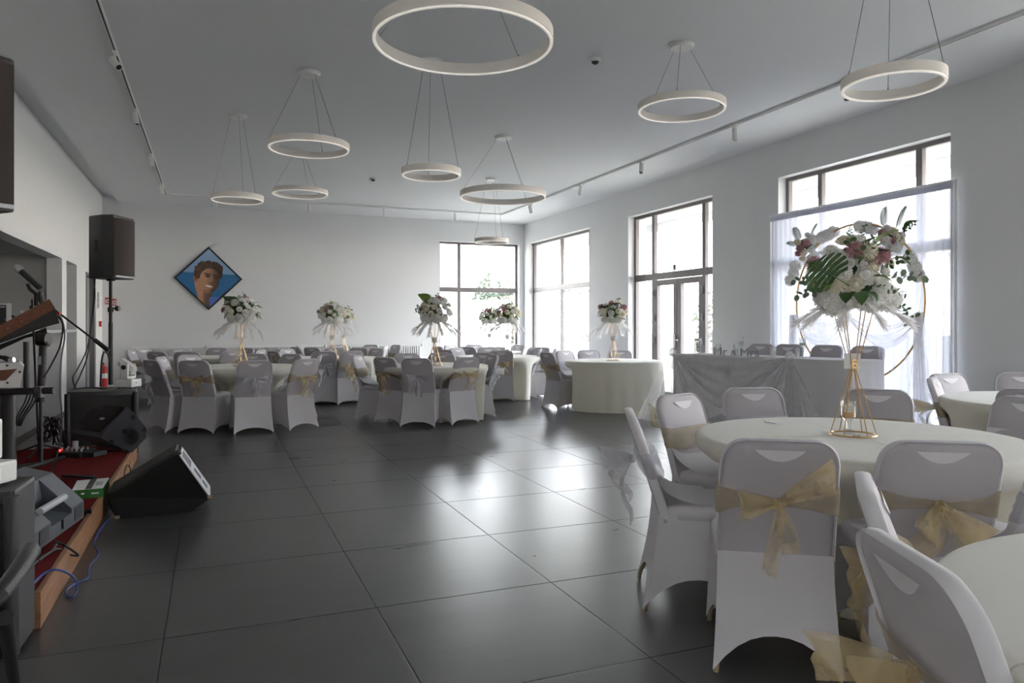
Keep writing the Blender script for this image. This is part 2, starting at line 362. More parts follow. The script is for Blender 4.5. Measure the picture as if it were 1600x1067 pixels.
def vbar(mb, axis, at, lo, hi, z0, z1, w=.06, dep=.07):
    """bars: axis 'x' = window in the plane x=at; lo..hi along y"""
    if axis == 'x': mb.ab((at-dep/2, lo, z0), (at+dep/2, hi, z1), .006)
    else: mb.ab((lo, at-dep/2, z0), (hi, at+dep/2, z1), .006)
def window(name, label, axis, at, a, b, mull, ztr=(2.14, 2.26), z0=0.0, z1=ZT, door=None):
    w = thing(name, label, 'window'); w['kind'] = 'structure'
    f = .055
    def bar(nm, lo, hi, za, zb, dep=.07):
        m_ = MB(); vbar(m_, axis, at, lo, hi, za, zb, dep=dep); return m_.build(nm, M['frame'], w)
    bar('frame', a, a+f, z0, z1); bar('frame', b-f, b, z0, z1); bar('frame', a+f, b-f, z1-f, z1); bar('frame', a+f, b-f, z0, z0+.07)
    bar('transom', a+f, b-f, ztr[0], ztr[1], .075)
    xs = [a+f]
    for m0, mw in mull:
        bar('mullion', m0-mw/2, m0+mw/2, ztr[1], z1-f); bar('mullion', m0-mw/2, m0+mw/2, z0+.07, ztr[0])
        xs += [m0-mw/2, m0+mw/2]
    xs.append(b-f)
    for k in range(0, len(xs), 2):
        for za, zb in ((z0+.07, ztr[0]), (ztr[1], z1-f)):
            if door and za < 1 and k == door: continue
            m_ = MB()
            if axis == 'x': m_.ab((at-.006, xs[k]-.01, za-.01), (at+.006, xs[k+1]+.01, zb+.01))
            else: m_.ab((xs[k]-.01, at-.006, za-.01), (xs[k+1]+.01, at+.006, zb+.01))
            m_.build('pane', M['glass'], w)
    return w
XW = XR+.17
window('fill_window', 'added fill-light window in the left wall, unseen behind the viewpoint', 'x', XL-.1, *LO, [(-3.1, .07)])  # invented window behind the camera, brightens surfaces that face left
window('window_1', 'tall dark framed window nearest the viewpoint on the right wall', 'x', XW, *OPEN[0], [(-1.9, .07), (-.55, .07)])
window('window_2', 'tall dark framed window beside the near tables on the right wall', 'x', XW, *OPEN[1], [(1.9, .07), (3.35, .07)])
window('window_3', 'tall dark framed window behind the white curtain and hoop', 'x', XW, *OPEN[2], [(5.98, .08), (7.45, .07)])
wd = window('window_4', 'tall dark framed window around the double glass door', 'x', XW, *OPEN[3], [(9.93, .08), (11.42, .08)], door=2)
window('window_5', 'tall dark framed window at the far end of the right wall', 'x', XW, *OPEN[4], [(13.85, .07), (15.25, .07)])
window('window_6', 'tall dark framed corner window in the back wall', 'y', YB+.17, *BW, [(5.62, .08)])
# double glass door
dr = thing('door_1', 'double glass door with dark frames and lever handle', 'door', (XW, 10.675, 0)); dr['kind'] = 'structure'
for sg in (-1, 1):
    lo, hi = (-.71, -.01) if sg < 0 else (.01, .71)
    lf = MB().ab((-.035, lo, .02), (.035, lo+.1, 2.13), .005).ab((-.035, hi-.1, .02), (.035, hi, 2.13), .005).ab((-.035, lo+.1, 2.03), (.035, hi-.1, 2.13), .005).ab((-.035, lo+.1, .02), (.035, hi-.1, .14), .005)
    lf = lf.build('door_leaf', M['frame'], dr)
    MB().ab((-.006, lo+.09, .13), (.006, hi-.09, 2.04)).build('pane', M['glass'], lf)
    for z in (.35, 1.05, 1.45, 1.9):
        MB().cyl((-.045, sg*.715, z-.06), (-.045, sg*.715, z+.06), .014, 8).build('hinge', M['greymetal'], lf)
    if sg > 0:
        MB().ab((-.05, .035, .92), (-.038, .065, 1.16), .003).build('handle_plate', M['steel'], lf)
        MB().tube([(-.05, .05, 1.06), (-.09, .05, 1.06), (-.09, -.09, 1.06)], .009, 8).build('handle', M['steel'], lf, True)
mb = MB().ab((-.045, -.045, 2.27), (-.035, .045, 2.38))
ex = tag(mb.build('door_notice', M['card'], None), 'small white notice above the glass double door', 'sign'); ex.location = (XW+.03, 10.78, 0)
MB().ab((-.047, -.02, 2.30), (-.045, .02, 2.36)).build('pictogram', M['dark'], ex)
# left wall door with dark frame
dl = thing('door_2', 'grey door in a dark frame in the left wall near the far corner', 'door', (XL-.05, 15.61, 0)); dl['kind'] = 'structure'
MB().ab((-.12, -.62, 0), (.06, -.54, 2.27)).ab((-.12, .57, 0), (.03, .62, 2.27)).ab((-.12, -.62, 2.22), (.06, .62, 2.27)).build('door_frame', M['frame'], dl)
MB().ab((-.10, -.54, .01), (-.055, .57, 2.22), .004).build('door_leaf', M['doorgrey'], dl)
MB().tube([(-.055, -.40, 1.02), (.0, -.40, 1.02), (.0, -.26, 1.02)], .012, 8).build('handle', M['steel'], dl, True)
# ------------------------------------------------------------------ outside
struct('ground_outside', MB().ab((-60, -60, -.35), (110, 130, -.21)), M['field'], 'dry pale field beyond the windows')
struct('terrace_outside', MB().ab((XR+TH, -8, -.2), (13.5, 24, -.05)).ab((-4, YB+TH, -.2), (XR+TH, 24, -.05)), M['ground'], 'pale terrace outside the windows')
mb = MB()
for k in range(6): mb.ab((XR+TH+.02+k*.27, YF-2, 3.62), (XR+TH+.02+k*.27+.262, YB+2, 3.68))
mb.ab((XR+TH, YF-2, 3.68), (XR+TH+1.75, YB+2, 3.9)).ab((XR+TH+1.65, YF-2, 3.45), (XR+TH+1.75, YB+2, 3.68))
M['soffit'] = mat('soffit_boards', (0.62, 0.62, 0.64), 0.8, var=0.1, vscale=8)
struct('roof_overhang', mb, M['soffit'], 'boarded eave overhanging the windows outside')
for k, yy in enumerate((4.7, 8.75, 12.85)):
    struct('column_outside', MB().ab((XR+TH, yy-.3, -.2), (XR+TH+.35, yy+.3, 3.6)), M['outwall'], 'white outdoor fin wall between the windows')
gw = MB().ab((2.0, 25.0, -.3), (10.15, 25.2, 2.25))
tag(gw.build('garden_wall', M['outwall'], None), 'white garden wall outside the corner window', 'wall')
tag(MB().ab((9.6, 19.6, -.3), (11.3, 21.5, .78), .02).build('planter', M['paleblue'], None), 'pale blue trough standing outside the far right window', 'planter')
def brick_mat():
    m, n, l, b = new_mat('brickwork'); tc = n.new('ShaderNodeTexCoord'); br = n.new('ShaderNodeTexBrick')
    br.inputs['Color1'].default_value = (.22, .15, .12, 1); br.inputs['Color2'].default_value = (.30, .22, .18, 1); br.inputs['Mortar'].default_value = (.6, .58, .55, 1)
    br.inputs['Scale'].default_value = 5; mp = n.new('ShaderNodeMapping'); mp.inputs['Rotation'].default_value = (pi/2, 0, 0)
    l.new(tc.outputs['Object'], mp.inputs[0]); l.new(mp.outputs[0], br.inputs['Vector']); l.new(br.outputs[0], b.inputs['Base Color']); return m
M['brick'] = brick_mat()
for k, (u, lab) in enumerate(((691, 'left one'), (716, 'middle one'), (727, 'right one'))):
    p = D(u, 509, 21.0+k*.6)
    b = thing('brick_pier', 'brick garden pier outside the corner window, %s of three' % lab, 'pier', (p.x, p.y, -.21))
    MB().ab((-.11, -.11, 0), (.11, .11, 1.5), .005).build('shaft', M['brick'], b)
    MB().ab((-.14, -.14, 1.5), (.14, .14, 1.56), .005).build('cap', M['brick'], b)
def tree(loc, h, r, seed, label, bare=False):
    rnd = random.Random(seed); t = thing('tree', label, 'tree', loc)
    MB().tube([(0, 0, 0), (.1, 0, h*.3), (0, .1, h*.6), (.05, 0, h*.85)], .14, 8, True, .04).build('trunk', M['bark'], t, True)
    m_ = MB()
    for k in range(26):
        a = rnd.uniform(0, 2*pi); z0 = h*rnd.uniform(.25, .75); L = r*rnd.uniform(.6, 1.1)
        p0 = Vector((0, 0, z0)); p1 = p0+Vector((cos(a)*L*.5, sin(a)*L*.5, L*.3)); p2 = p0+Vector((cos(a)*L, sin(a)*L, L*.7))
        m_.tube([p0, p1, p2], .03, 4, True, .006)
    b = m_.build('branch', M['bark'], t); b['kind'] = 'stuff'
    m_ = MB()
    for k in range(500 if bare else 3600):
        while True:
            q = Vector((rnd.uniform(-1, 1), rnd.uniform(-1, 1), rnd.uniform(-1, 1)))
            if .25 < q.length < 1+.1*sin(9*q.x)+.12*sin(7*q.y+2*q.z): break
        p = Vector((q.x*r, q.y*r, h*.62+q.z*h*.4)); a = Vector((rnd.gauss(0, 1), rnd.gauss(0, 1), rnd.gauss(0, 1))).normalized(); b_ = a.orthogonal().normalized()
        L = rnd.uniform(.09, .16)
        m_.add([p-b_*L*.4, p+a*L, p+b_*L*.4, p-a*L], [(0, 1, 2, 3)])
    f = m_.build('foliage', M['foliage'], t); f['kind'] = 'stuff'
tree((D(789, 0, 29).x, D(789, 0, 29).y, -.3), 3.65, 1.45, 3, 'grey green tree behind the white garden wall outside')
tree((12.9, 24.0, -.3), 3.6, 1.3, 7, 'thin bare tree outside the far right window', True)
tree((15.6, 19.5, -.3), 3.0, 1.2, 11, 'small bare tree seen through the glass door', True)

# ------------------------------------------------------------------ ceiling fittings
tr = thing('light_track', 'white ceiling track running along the left, back and right of the room', 'track', (0, 0, ZC))
for a, b in (((-.855, -1, -.03), (-.82, 15.6, 0)), ((-.855, 15.6, -.03), (6.14, 15.635, 0)), ((6.105, -1, -.03), (6.14, 15.6, 0))):
    r_ = MB().ab(a, b, .003).build('rail', M['trackwhite'], tr)
    if b[1]-a[1] > 2: MB().ab((a[0]+.011, a[1], a[2]-.001), (b[0]-.011, b[1], a[2]+.006)).build('slot', M['dark'], r_)
    else: MB().ab((a[0], a[1]+.011, a[2]-.001), (b[0], b[1]-.011, a[2]+.006)).build('slot', M['dark'], r_)
def spot(u, v, side, aim, label):
    if side == 'l': X = -.838; r_ = (u-800)/FPX; d = X/(c_*r_+s_); p = D(u, v, d)
    elif side == 'r': X = 6.122; r_ = (u-800)/FPX; d = X/(c_*r_+s_); p = D(u, v, d)
    else: Y = 15.618; r_ = (u-800)/FPX; d = Y/(-s_*r_+c_); p = D(u, v, d)
    t = thing('track_spotlight', label, 'spotlight', (p.x, p.y, ZC-.03), 0, 'white spotlights on the ceiling track')
    aim = Vector(aim).normalized(); c = Vector((0, 0, -.105)); a = c-aim*.075; b = c+aim*.085
    MB().ab((-.018, -.05, -.018), (.018, .05, 0), .003).cyl((0, 0, -.018), (0, 0, -.10), .009, 8).build('adapter', M['trackwhite'], t)
    h = MB().lathe([(.031, 0), (.033, .004), (.033, .158), (.029, .16), (.027, .15), (.027, .142), (0, .142)], n=18).mesh('spot_can', M['trackwhite'], True)
    q = put('spot_can', h, t); q.location = a; q.rotation_euler = aim.to_track_quat('Z', 'Y').to_euler()
    k = MB().lathe([(.0262, .1425), (.0262, .146), (0, .146)], n=16).build('lens', M['dark'], q)
spot(180, 80, 'l', (.55, -.75, -.75), 'white track spotlight nearest on the left track, tilted along it')
spot(212, 176, 'l', (.25, -.3, -1), 'second nearest white spotlight on the left ceiling track')
spot(237, 240, 'l', (.2, -.15, -1), 'third white spotlight along the left ceiling track')
spot(253, 285, 'l', (.15, -.1, -1), 'farthest white spotlight on the left ceiling track')
spot(337, 315, 'b', (0, 0, -1), 'leftmost white spotlight on the back track, by a small ring lamp')
spot(483, 323, 'b', (0, 0, -1), 'second spotlight from the left on the back track')
spot(601, 330, 'b', (0, 0, -1), 'third spotlight from the left on the back track')
spot(711, 337, 'b', (0, 0, -1), 'rightmost spotlight on the back track, left of the corner window')
spot(829, 326, 'r', (.3, .2, -1), 'farthest white spotlight on the right ceiling track')
spot(907, 297, 'r', (-.1, .2, -1), 'second farthest spotlight on the right ceiling track')
spot(1002, 259, 'r', (-.3, -.35, -1), 'tilted spotlight on the right track above the glass door')
spot(1148, 206, 'r', (0, -.05, -1), 'straight hanging spotlight on the right track left of the curtained window')
spot(1322, 143, 'r', (-.2, -.35, -1), 'nearest spotlight on the right track, beside a ring lamp')

def ring_lamp(u, v, d, r, z, label, rot=0.0):
    p = D(u, v, d); drop = ZC-z
    t = thing('ring_pendant_lamp', label, 'lamp', (p.x, p.y, z), rot, 'white ring pendant lamps')
    h = .033 if r < .5 else .04; w = .024
    MB().lathe([(r-w, -h+.004), (r-w+.002, h), (r, h), (r+.001, -h+.004), (r-.004, -h+.006), (r-w+.004, -h+.006)], n=72, close=True).build('ring', M['lampwhite'], t, True)
    MB().lathe([(r-w+.004, -h+.005), (r-.004, -h+.005), (r-.005, -h-.004), (r-w+.005, -h-.004)], n=72, close=True).build('diffuser', M['diffuser'], t, True)
    cy = MB().lathe([(0, drop), (.115, drop), (.118, drop-.01), (.105, drop-.016), (.105, drop-.03), (.10, drop-.036), (0, drop-.036)], n=40).build('canopy', M['trackwhite'], t, True)
    for k in range(3):
        a = rot*0+k*2*pi/3+.5
        MB().tube([(r*.985*cos(a), r*.985*sin(a), h), (.085*cos(a), .085*sin(a), drop-.034)], .0022, 5).build('wire', M['wire'], t)
        MB().cyl((r*.985*cos(a), r*.985*sin(a), h-.002), (r*.985*cos(a), r*.985*sin(a), h+.018), .006, 8).build('wire_grip', M['steel'], t)
ring_lamp(724, 60, 4.78, .585, 3.175, 'largest white ring pendant lamp, nearest at top centre')
ring_lamp(1395, 128, 4.55, .297, 2.815, 'small low white ring pendant lamp near the right wall track', .3)
ring_lamp(371, 310, 8.94, .305, 2.86, 'small white ring pendant lamp farthest left, above the portrait side', .2)
ring_lamp(483, 229, 7.43, .40, 3.12, 'medium white ring pendant lamp left of the largest one', .6)
ring_lamp(469, 301, 10.8, .40, 3.27, 'medium white ring pendant lamp below and behind the left medium one', .2)
ring_lamp(674, 269, 7.12, .287, 2.79, 'small white ring pendant lamp hanging low below the largest ring', .9)
ring_lamp(786, 305, 9.96, .585, 3.08, 'large white ring pendant lamp in front of the corner window', .1)
ring_lamp(768, 376, 12.77, .30, 2.79, 'small distant white ring pendant lamp before the corner window top', .4)
ring_lamp(1065, 168, 6.7, .395, 3.30, 'medium white ring pendant lamp right of centre by the detector', 1.4)
for u, v, lab in ((930, 95, 'white dome ceiling detector right of the largest ring lamp'), (583, 280, 'white dome ceiling detector beyond the low small ring lamp')):
    p = D(u, v, (ZC-.02-CAMH)*FPX/(HOR-v)); t = thing('ceiling_detector', lab, 'detector', (p.x, p.y, ZC))
    MB().lathe([(.0, 0), (.058, 0), (.058, -.012), (.045, -.03), (0, -.03)], n=24).build('housing', M['trackwhite'], t, True)
    MB().lathe([(.036, -.03), (.030, -.045), (.012, -.056), (0, -.057)], n=20).build('sensor_dome', M['dark'], t, True)

# ------------------------------------------------------------------ chairs
BTOP, BBOT = 0.885, 0.40
def ycen(z): return -.158-(z-.44)*.34*(1 if z > .44 else .3)
def hwid(z): return .212-(z-.40)*.022
def backrest_mesh():
    rc = .085; m_ = MB(); n = 28; rows = []
    zs = [BBOT+(BTOP-rc-BBOT)*k/8 for k in range(9)]+[BTOP-rc+rc*sin(pi/2*k/7) for k in range(1, 8)]
    for z in zs:
        w = hwid(z)
        if z > BTOP-rc: w = w-rc+sqrt(max(0, rc*rc-(z-(BTOP-rc))**2))
        t = .023*sqrt(max(.02, 1-max(0, (z-(BTOP-.022))/.022)**2)); w = max(w, .02)
        ring = []
        for k in range(n):
            a = 2*pi*k/n; ca, sa = cos(a), sin(a); ex = 2/5.0
            x = w*math.copysign(abs(ca)**ex, ca); yy = t*math.copysign(abs(sa)**(2/2.6), sa)
            puff = .010*max(0, 1-(x/.17)**2)*(1 if sa > 0 else .4)*min(1, (BTOP-z)/.1)
            ring.append(Vector((x, ycen(z)+yy+math.copysign(puff, sa), z)))
        rows.append(ring)
    vs = [p for r in rows for p in r]; fs = []
    for i in range(len(rows)-1):
        for k in range(n): fs.append((i*n+k, i*n+(k+1) % n, (i+1)*n+(k+1) % n, (i+1)*n+k))
    fs += [tuple(range(n))[::-1], tuple((len(rows)-1)*n+k for k in range(n))]
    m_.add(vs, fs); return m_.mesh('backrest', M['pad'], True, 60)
def edge_mesh():
    """bright cover edge (welt) that follows the outline of the backrest"""
    rc = .085; pts = []
    for k in range(7): z = .42+(BTOP-rc-.42)*k/6; pts.append((hwid(z)+.001, ycen(z), z))
    for k in range(1, 9):
        a = pi/2*k/8; z = BTOP-rc+rc*sin(a); pts.append((hwid(z)-rc+rc*cos(a), ycen(z), z+.001))
    full = pts+[(-x, y, z) for x, y, z in pts[::-1]]
    m_ = MB()
    n = 8; vs = []; fs = []; N = len(full)
    for i, p in enumerate(full):
        p = Vector(p); t = (Vector(full[min(i+1, N-1)])-Vector(full[max(i-1, 0)])).normalized()
        yv = Vector((0, 1, 0)); nn = t.cross(yv).normalized()
        for k in range(n):
            a = 2*pi*k/n; vs.append(p+nn*.006*cos(a)+yv*.021*sin(a))
    for i in range(N-1):
        for k in range(n): fs.append((i*n+k, i*n+(k+1) % n, (i+1)*n+(k+1) % n, (i+1)*n+k))
    m_.add(vs, fs); return m_.mesh('cover_edge', M['cover'], True, 60)
def slot_mesh():
    m_ = MB()
    for sg in (-1, 1):
        t = .026+(.0045 if sg > 0 else .001)
        def fn(u, v):
            x = (u*2-1)*.088; zt = .852; zb = .852-.042*(1-(u*2-1)**2)-.001
            z = zt+(zb-zt)*v; pf = .0075*max(0, 1-(x/.17)**2)*(1 if sg > 0 else .4)*min(1, (BTOP-z)/.1)
            return Vector((x, ycen(z)+sg*(t+pf*1.0), z))
        m_.grid(fn, 11, 4)
    return m_.mesh('handle_slot', M['slot'], True, 60)
def seat_mesh():
    m_ = MB(); n = 32; rows = []
    for z, sh in ((.405, .012), (.42, .0), (.455, .0), (.47, .008), (.478, .03)):
        ring = []
        for k in range(n):
            a = 2*pi*k/n; ca, sa = cos(a), sin(a); ex = 2/6.0
            ring.append(Vector(((.213-sh)*math.copysign(abs(ca)**ex, ca), .035+(.205-sh)*math.copysign(abs(sa)**ex, sa), z+(.012*(1-min(1, ca*ca+sa*sa)) if z > .47 else 0))))
        rows.append(ring)
    vs = [p for r in rows for p in r]+[Vector((0, .035, .486))]; fs = []
    for i in range(len(rows)-1):
        for k in range(n): fs.append((i*n+k, i*n+(k+1) % n, (i+1)*n+(k+1) % n, (i+1)*n+k))
    L = (len(rows)-1)*n
    for k in range(n): fs.append((L+k, L+(k+1) % n, len(vs)-1))
    fs.append(tuple(range(n))[::-1]); m_.add(vs, fs)
    def fn(u, v):   # the stretched cover curving from the back down onto the seat
        t = v*pi/2; zz = .70-.222*sin(t)**1.0-.0; yy = ycen(zz)+.033
        z = .70+(.484-.70)*(1-(1-v)**2.2); y = (ycen(.70)+.030)+(.07-(ycen(.70)+.030))*v**1.9
        w = hwid(z)-.006
        return Vector(((u*2-1)*w, y, z+.002))
    m_.grid(fn, 7, 12)
    return m_.mesh('seat', M['cover'], True, 50)
FEET = [(-.232, -.262), (.232, -.262), (.225, .262), (-.225, .262)]
TOPC = [(-.209, -.186), (.209, -.186), (.211, .235), (-.211, .235)]
def skirt_mesh(hem):
    m_ = MB(); seg = 10
    P = []
    def fn(u, v):
        q = u*4; k = int(q) % 4; f = q-int(q)
        if u >= 1: k, f = 0, 0
        a, b = TOPC[k], TOPC[(k+1) % 4]; A, B = FEET[k], FEET[(k+1) % 4]
        arch = (1-abs(2*f-1)**2.2)
        tx, ty = a[0]+(b[0]-a[0])*f, a[1]+(b[1]-a[1])*f; bx, by = A[0]+(B[0]-A[0])*f, A[1]+(B[1]-A[1])*f
        flare = .35*v+.65*v**2.2
        x = tx+(bx-tx)*flare; y = ty+(by-ty)*flare
        pull = .035*arch*v*(1 if k in (0, 2) else .8)
        nx, ny = (0, 1) if k == 0 else ((-1, 0) if k == 1 else ((0, -1) if k == 2 else (1, 0)))
        zb = .012+hem*arch
        return Vector((x+nx*pull, y+ny*pull, .44+(zb-.44)*v))
    m_.grid(fn, 4*seg, 10, True)
    return m_.mesh('skirt', M['cover'], True, 60)
def leg_mesh(k):
    A, T = FEET[k], TOPC[k]; sx = -1 if A[0] > 0 else 1; sy = 1 if A[1] < 0 else -1
    return MB().tube([(A[0]+sx*.013, A[1]+sy*.013, 0), (A[0]+sx*.016, A[1]+sy*.018, .03), (A[0]*.35+T[0]*.65+sx*.035, A[1]*.35+T[1]*.65+sy*.035, .22), (T[0]+sx*.04, T[1]+sy*.04, .42)], .0095, 8).mesh('leg', M['brass'], True)
def sash_mesh(m, tie=True):
    n = 40
    def fn(u, v):
        a = 2*pi*u; ca, sa = cos(a), sin(a)
        pinch = max(0, 1-abs(ca)/.95) if (sa < 0 and tie) else 0
        z = .655+(v-.5)*.115*(1-.72*pinch)+.004*sin(u*29+v*7)
        w, t = hwid(z)+.013, .040
        x = w*math.copysign(abs(ca)**.4, ca); y = t*math.copysign(abs(sa)**.77, sa)
        pf = .012*max(0, 1-(x/.17)**2)*(1 if sa > 0 else .4)
        if sa > 0: pf += .016*max(0, 1-(x/.22)**2)
        return Vector((x, ycen(z)+y+math.copysign(pf, sa)+.0025*sin(v*21+u*9), z))
    return MB().grid(fn, n, 7, True).mesh('sash', m, True, 80)
KN = Vector((0, ycen(.655)-.056, .655))
def loop_mesh(m, ang, L, wd, out=.05, seed=0):
    rnd = random.Random(seed); ph = rnd.uniform(0, 6); d = Vector((cos(ang), 0, sin(ang))); w = Vector((-sin(ang), 0, cos(ang)))
    def fn(u, v):
        s = u; r = L*sin(pi*s)**.85; wid = (.025+(wd-.025)*sin(pi*s)**.8)
        yo = -out*sin(pi*s)*.9-.016*sin(2*pi*s)*(1+.5*cos(3*v)) + .007*sin(9*v+5*s+ph)
        dr = 1-.12*sin(pi*v+ph*.3)*sin(pi*s)
        q = KN+d*r*dr+w*wid*(v-.5)+Vector((0, yo, .008*sin(7*v+ph)*sin(pi*s))); q.y -= max(0, q.z-.655)*.36
        return q
    return MB().grid(fn, 17, 7).mesh('bow_loop', m, True, 80)
def tail_mesh(m, ang, L, wd, seed=0, out=.03):
    rnd = random.Random(seed); ph = rnd.uniform(0, 6); d = Vector((sin(ang), 0, -cos(ang))); w = Vector((cos(ang), 0, sin(ang)))
    def fn(u, v):
        wid = .022+(wd-.022)*min(1, u*1.6)**.8
        return KN+d*(L*u*(1+.10*(v-.5)))+w*wid*(v-.5)+Vector((0, -.012-out*sin(pi*min(1, u*1.2))*.8-.010*sin(6*v+4*u+ph), 0))
    return MB().grid(fn, 12, 7).mesh('bow_tail', m, True, 80)
CH = dict(back=backrest_mesh(), edge=edge_mesh(), slot=slot_mesh(), seat=seat_mesh(), legs=[leg_mesh(k) for k in range(4)])
CH['skirt'] = {.06: skirt_mesh(.06), .13: skirt_mesh(.13)}
BOW = {}
for colr, mo, ms in (('gold', M['gold_org'], M['gold_sash']), ('silver', M['silver_org'], M['silver_sash'])):
    BOW[colr] = dict(sash=sash_mesh(ms), band=sash_mesh(ms, False), knot=MB().lathe([(0, -.022), (.016, -.018), (.02, 0), (.016, .018), (0, .022)], (KN.x, KN.y-.012, KN.z), 10).mesh('bow_knot', mo, True),
        v=[([loop_mesh(mo, pi+.10, .155, .125, .05, 1), loop_mesh(mo, .62, .21, .12, .05, 2)], [tail_mesh(mo, -.13, .265, .055, 3), tail_mesh(mo, .22, .185, .075, 4)]),
           ([loop_mesh(mo, pi-.15, .13, .10, .05, 5), loop_mesh(mo, .1, .14, .11, .05, 6)], [tail_mesh(mo, .0, .20, .07, 7), tail_mesh(mo, .55, .19, .08, 8)]),
           ([loop_mesh(mo, pi+.35, .12, .12, .06, 9), loop_mesh(mo, -.2, .13, .10, .05, 10)], [tail_mesh(mo, -.30, .24, .09, 11), tail_mesh(mo, .12, .26, .08, 12)]),
           ([loop_mesh(mo, pi+.9, .13, .10, .10, 13), loop_mesh(mo, -.75, .16, .12, .10, 14)], [tail_mesh(mo, -.45, .22, .10, 15, .06), tail_mesh(mo, .6, .26, .12, 16, .06)]),
           ([loop_mesh(mo, pi+.05, .09, .10, .17, 17), loop_mesh(mo, .1, .09, .11, .15, 18)], [tail_mesh(mo, -.2, .20, .09, 19, .13), tail_mesh(mo, .1, .30, .08, 20, .06)])])
def chair(x, y, face, bow, label, var=0, hem=.06, z=0.0, group='white covered banquet chairs'):
    """face = direction (radians, world) in which a sitter looks"""
    t = thing('banquet_chair', label, 'chair', (x, y, z), face-pi/2, group)
    put('backrest', CH['back'], t); put('cover_edge', CH['edge'], t); put('handle_slot', CH['slot'], t)['label'] = 'pale half-moon hand hold under the cover'
    put('seat', CH['seat'], t); put('skirt', CH['skirt'][hem], t)
    for m_ in CH['legs']: put('leg', m_, t)
    if bow:
        B = BOW[bow]; s = put('sash', B['sash'], t); s['label'] = '%s sash' % bow
        put('bow_knot', B['knot'], s)
        lo, ta = B['v'][var % len(B['v'])]
        for m_ in lo: put('bow_loop', m_, s)
        for m_ in ta: put('bow_tail', m_, s)
    return t
TABLES = dict(T1=(2.93, 2.70), T2=(1.90, .52), T3=(5.72, 3.45), T5=(5.86, 10.13), T6=(2.85, 9.91), T7=(.34, 10.62), T8=(1.93, 13.05), T9=(-.19, 14.0), T10=(4.80, 12.41), T11=(5.34, 14.55), T12=(2.55, 15.45))
TUCK = {k: [] for k in TABLES}
BT = ycen(BTOP)      # back top, local y
def ring_chair(tb, u, side, bow, label, var=0, R=.71, turn=0.0, hem=.06):
    cx, cy = TABLES[tb]; best = None
    Rb = R-BT
    dc = s_*cx+c_*cy
    for k in range(720):
        a = k*pi/360; p = (cx+Rb*cos(a), cy+Rb*sin(a)); uu, d = PU(p)
        near = d < dc
        if side == 'n' and not near or side == 'f' and near: continue
        e_ = abs(uu-u)
        if best is None or e_ < best[0]: best = (e_, a)
    a = best[1]; TUCK[tb].append((a, R))
    return chair(cx+R*cos(a), cy+R*sin(a), a+pi+turn, bow, label, var, hem)
def free_chair(tb, feetL, feetR, bow, label, var=0, hem=.06, z=0.0):
    """from the two rear feet on the floor"""
    a, b = Vector(feetL), Vector(feetR); m_ = (a+b)/2; d = (b-a).normalized(); f = Vector((-d.y, d.x, 0))
    o = m_+f*.262; face = atan2(f.y, f.x)
    if tb:
        cx, cy = TABLES[tb]; TUCK[tb].append((atan2(o.y-cy, o.x-cx), max(.66, Vector((o.x-cx, o.y-cy)).length)))
    return chair(o.x, o.y, face, bow, label, var, hem, z)
def top_chair(tb, u, d, bow, label, turn=0.0, var=0, hem=.06, z=0.0, face=None):
    """from the middle of the top edge of the backrest"""
    p = D(u, 0, d)
    cx, cy = TABLES[tb] if tb else (0, 0)
    f = face if face is not None else atan2(cy-p.y, cx-p.x)+turn
    o = Vector((p.x-BT*cos(f), p.y-BT*sin(f)))
    if tb: TUCK[tb].append((atan2(o.y-cy, o.x-cx), max(.66, (Vector((cx, cy))-o).length)))
    return chair(o.x, o.y, f, bow, label, var, hem, z)
def feet_chair(tb, u, v, bow, label, var=0, turn=0.0, hem=.06):
    """from the midpoint between the two rear feet on the floor"""
    p = G(u, v); cx, cy = TABLES[tb]; f = atan2(cy-p.y, cx-p.x)+turn; o = p+Vector((cos(f), sin(f), 0))*.262
    TUCK[tb].append((atan2(o.y-cy, o.x-cx), max(.66, Vector((o.x-cx, o.y-cy)).length)))
    return chair(o.x, o.y, f, bow, label, var, hem)
# table with the number 8
free_chair('T1', G(995, 905)+(G(995, 905)-G(1003, 955))*.07, G(1003, 955), 'silver', 'white chair in profile at the left of the number 8 table, silver lace bow behind', 4, .13)
top_chair('T1', 1058, 4.43, 'gold', 'white chair behind the profile chair, front view with a pale gold band across', 0, 0)
top_chair('T1', 1174, 4.90, 'silver', 'white chair with ruched silver band, between the number 8 table and head table', 0, 1)
top_chair('T1', 1371, 4.78, 'gold', 'white chair beyond the number 8 table, right of the gold wire stand', 0, 2)
free_chair('T1', G(1117, 1052), G(1317, 1070), 'gold', 'large foreground white chair seen from behind with a full gold bow', 0, .13)
top_chair('T1', 1472, 2.62, 'gold', 'foreground white chair right of the full gold bow chair, drooping gold bow', 0, 3, .13)
top_chair('T1', 1694, 2.60, 'silver', 'white chair cut off by the right frame edge at the number 8 table', 0, 1, .13)
top_chair('T1', 1612, 4.23, None, 'white chair at the right edge, facing us across the number 8 table', 0, 0)
# bottom right table
top_chair('T2', 1350, 1.95, 'gold', 'narrow side-on white chair between the gold bow chairs and the corner table', 0, 2, .13, 0, radians(-46))
top_chair('T2', 1412, 1.36, 'gold', 'closest white chair at the bottom right, large gold bow sticking out left', .15, 4, .13)
# table by the right wall
top_chair('T3', 1457, 5.85, 'gold', 'white chair with gold bow, side-on at the left of the right wall table', 0, 4)
top_chair('T3', 1478, 6.35, 'silver', 'white chair facing us with creased band, left of the right wall table', .1, 1)
top_chair('T3', 1597, 6.5, None, 'white chair against the right wall behind the right wall table', 0, 0)
top_chair('T3', 1612, 4.78, None, 'white chair with dark edge at the near side of the right wall table', 0, 1)
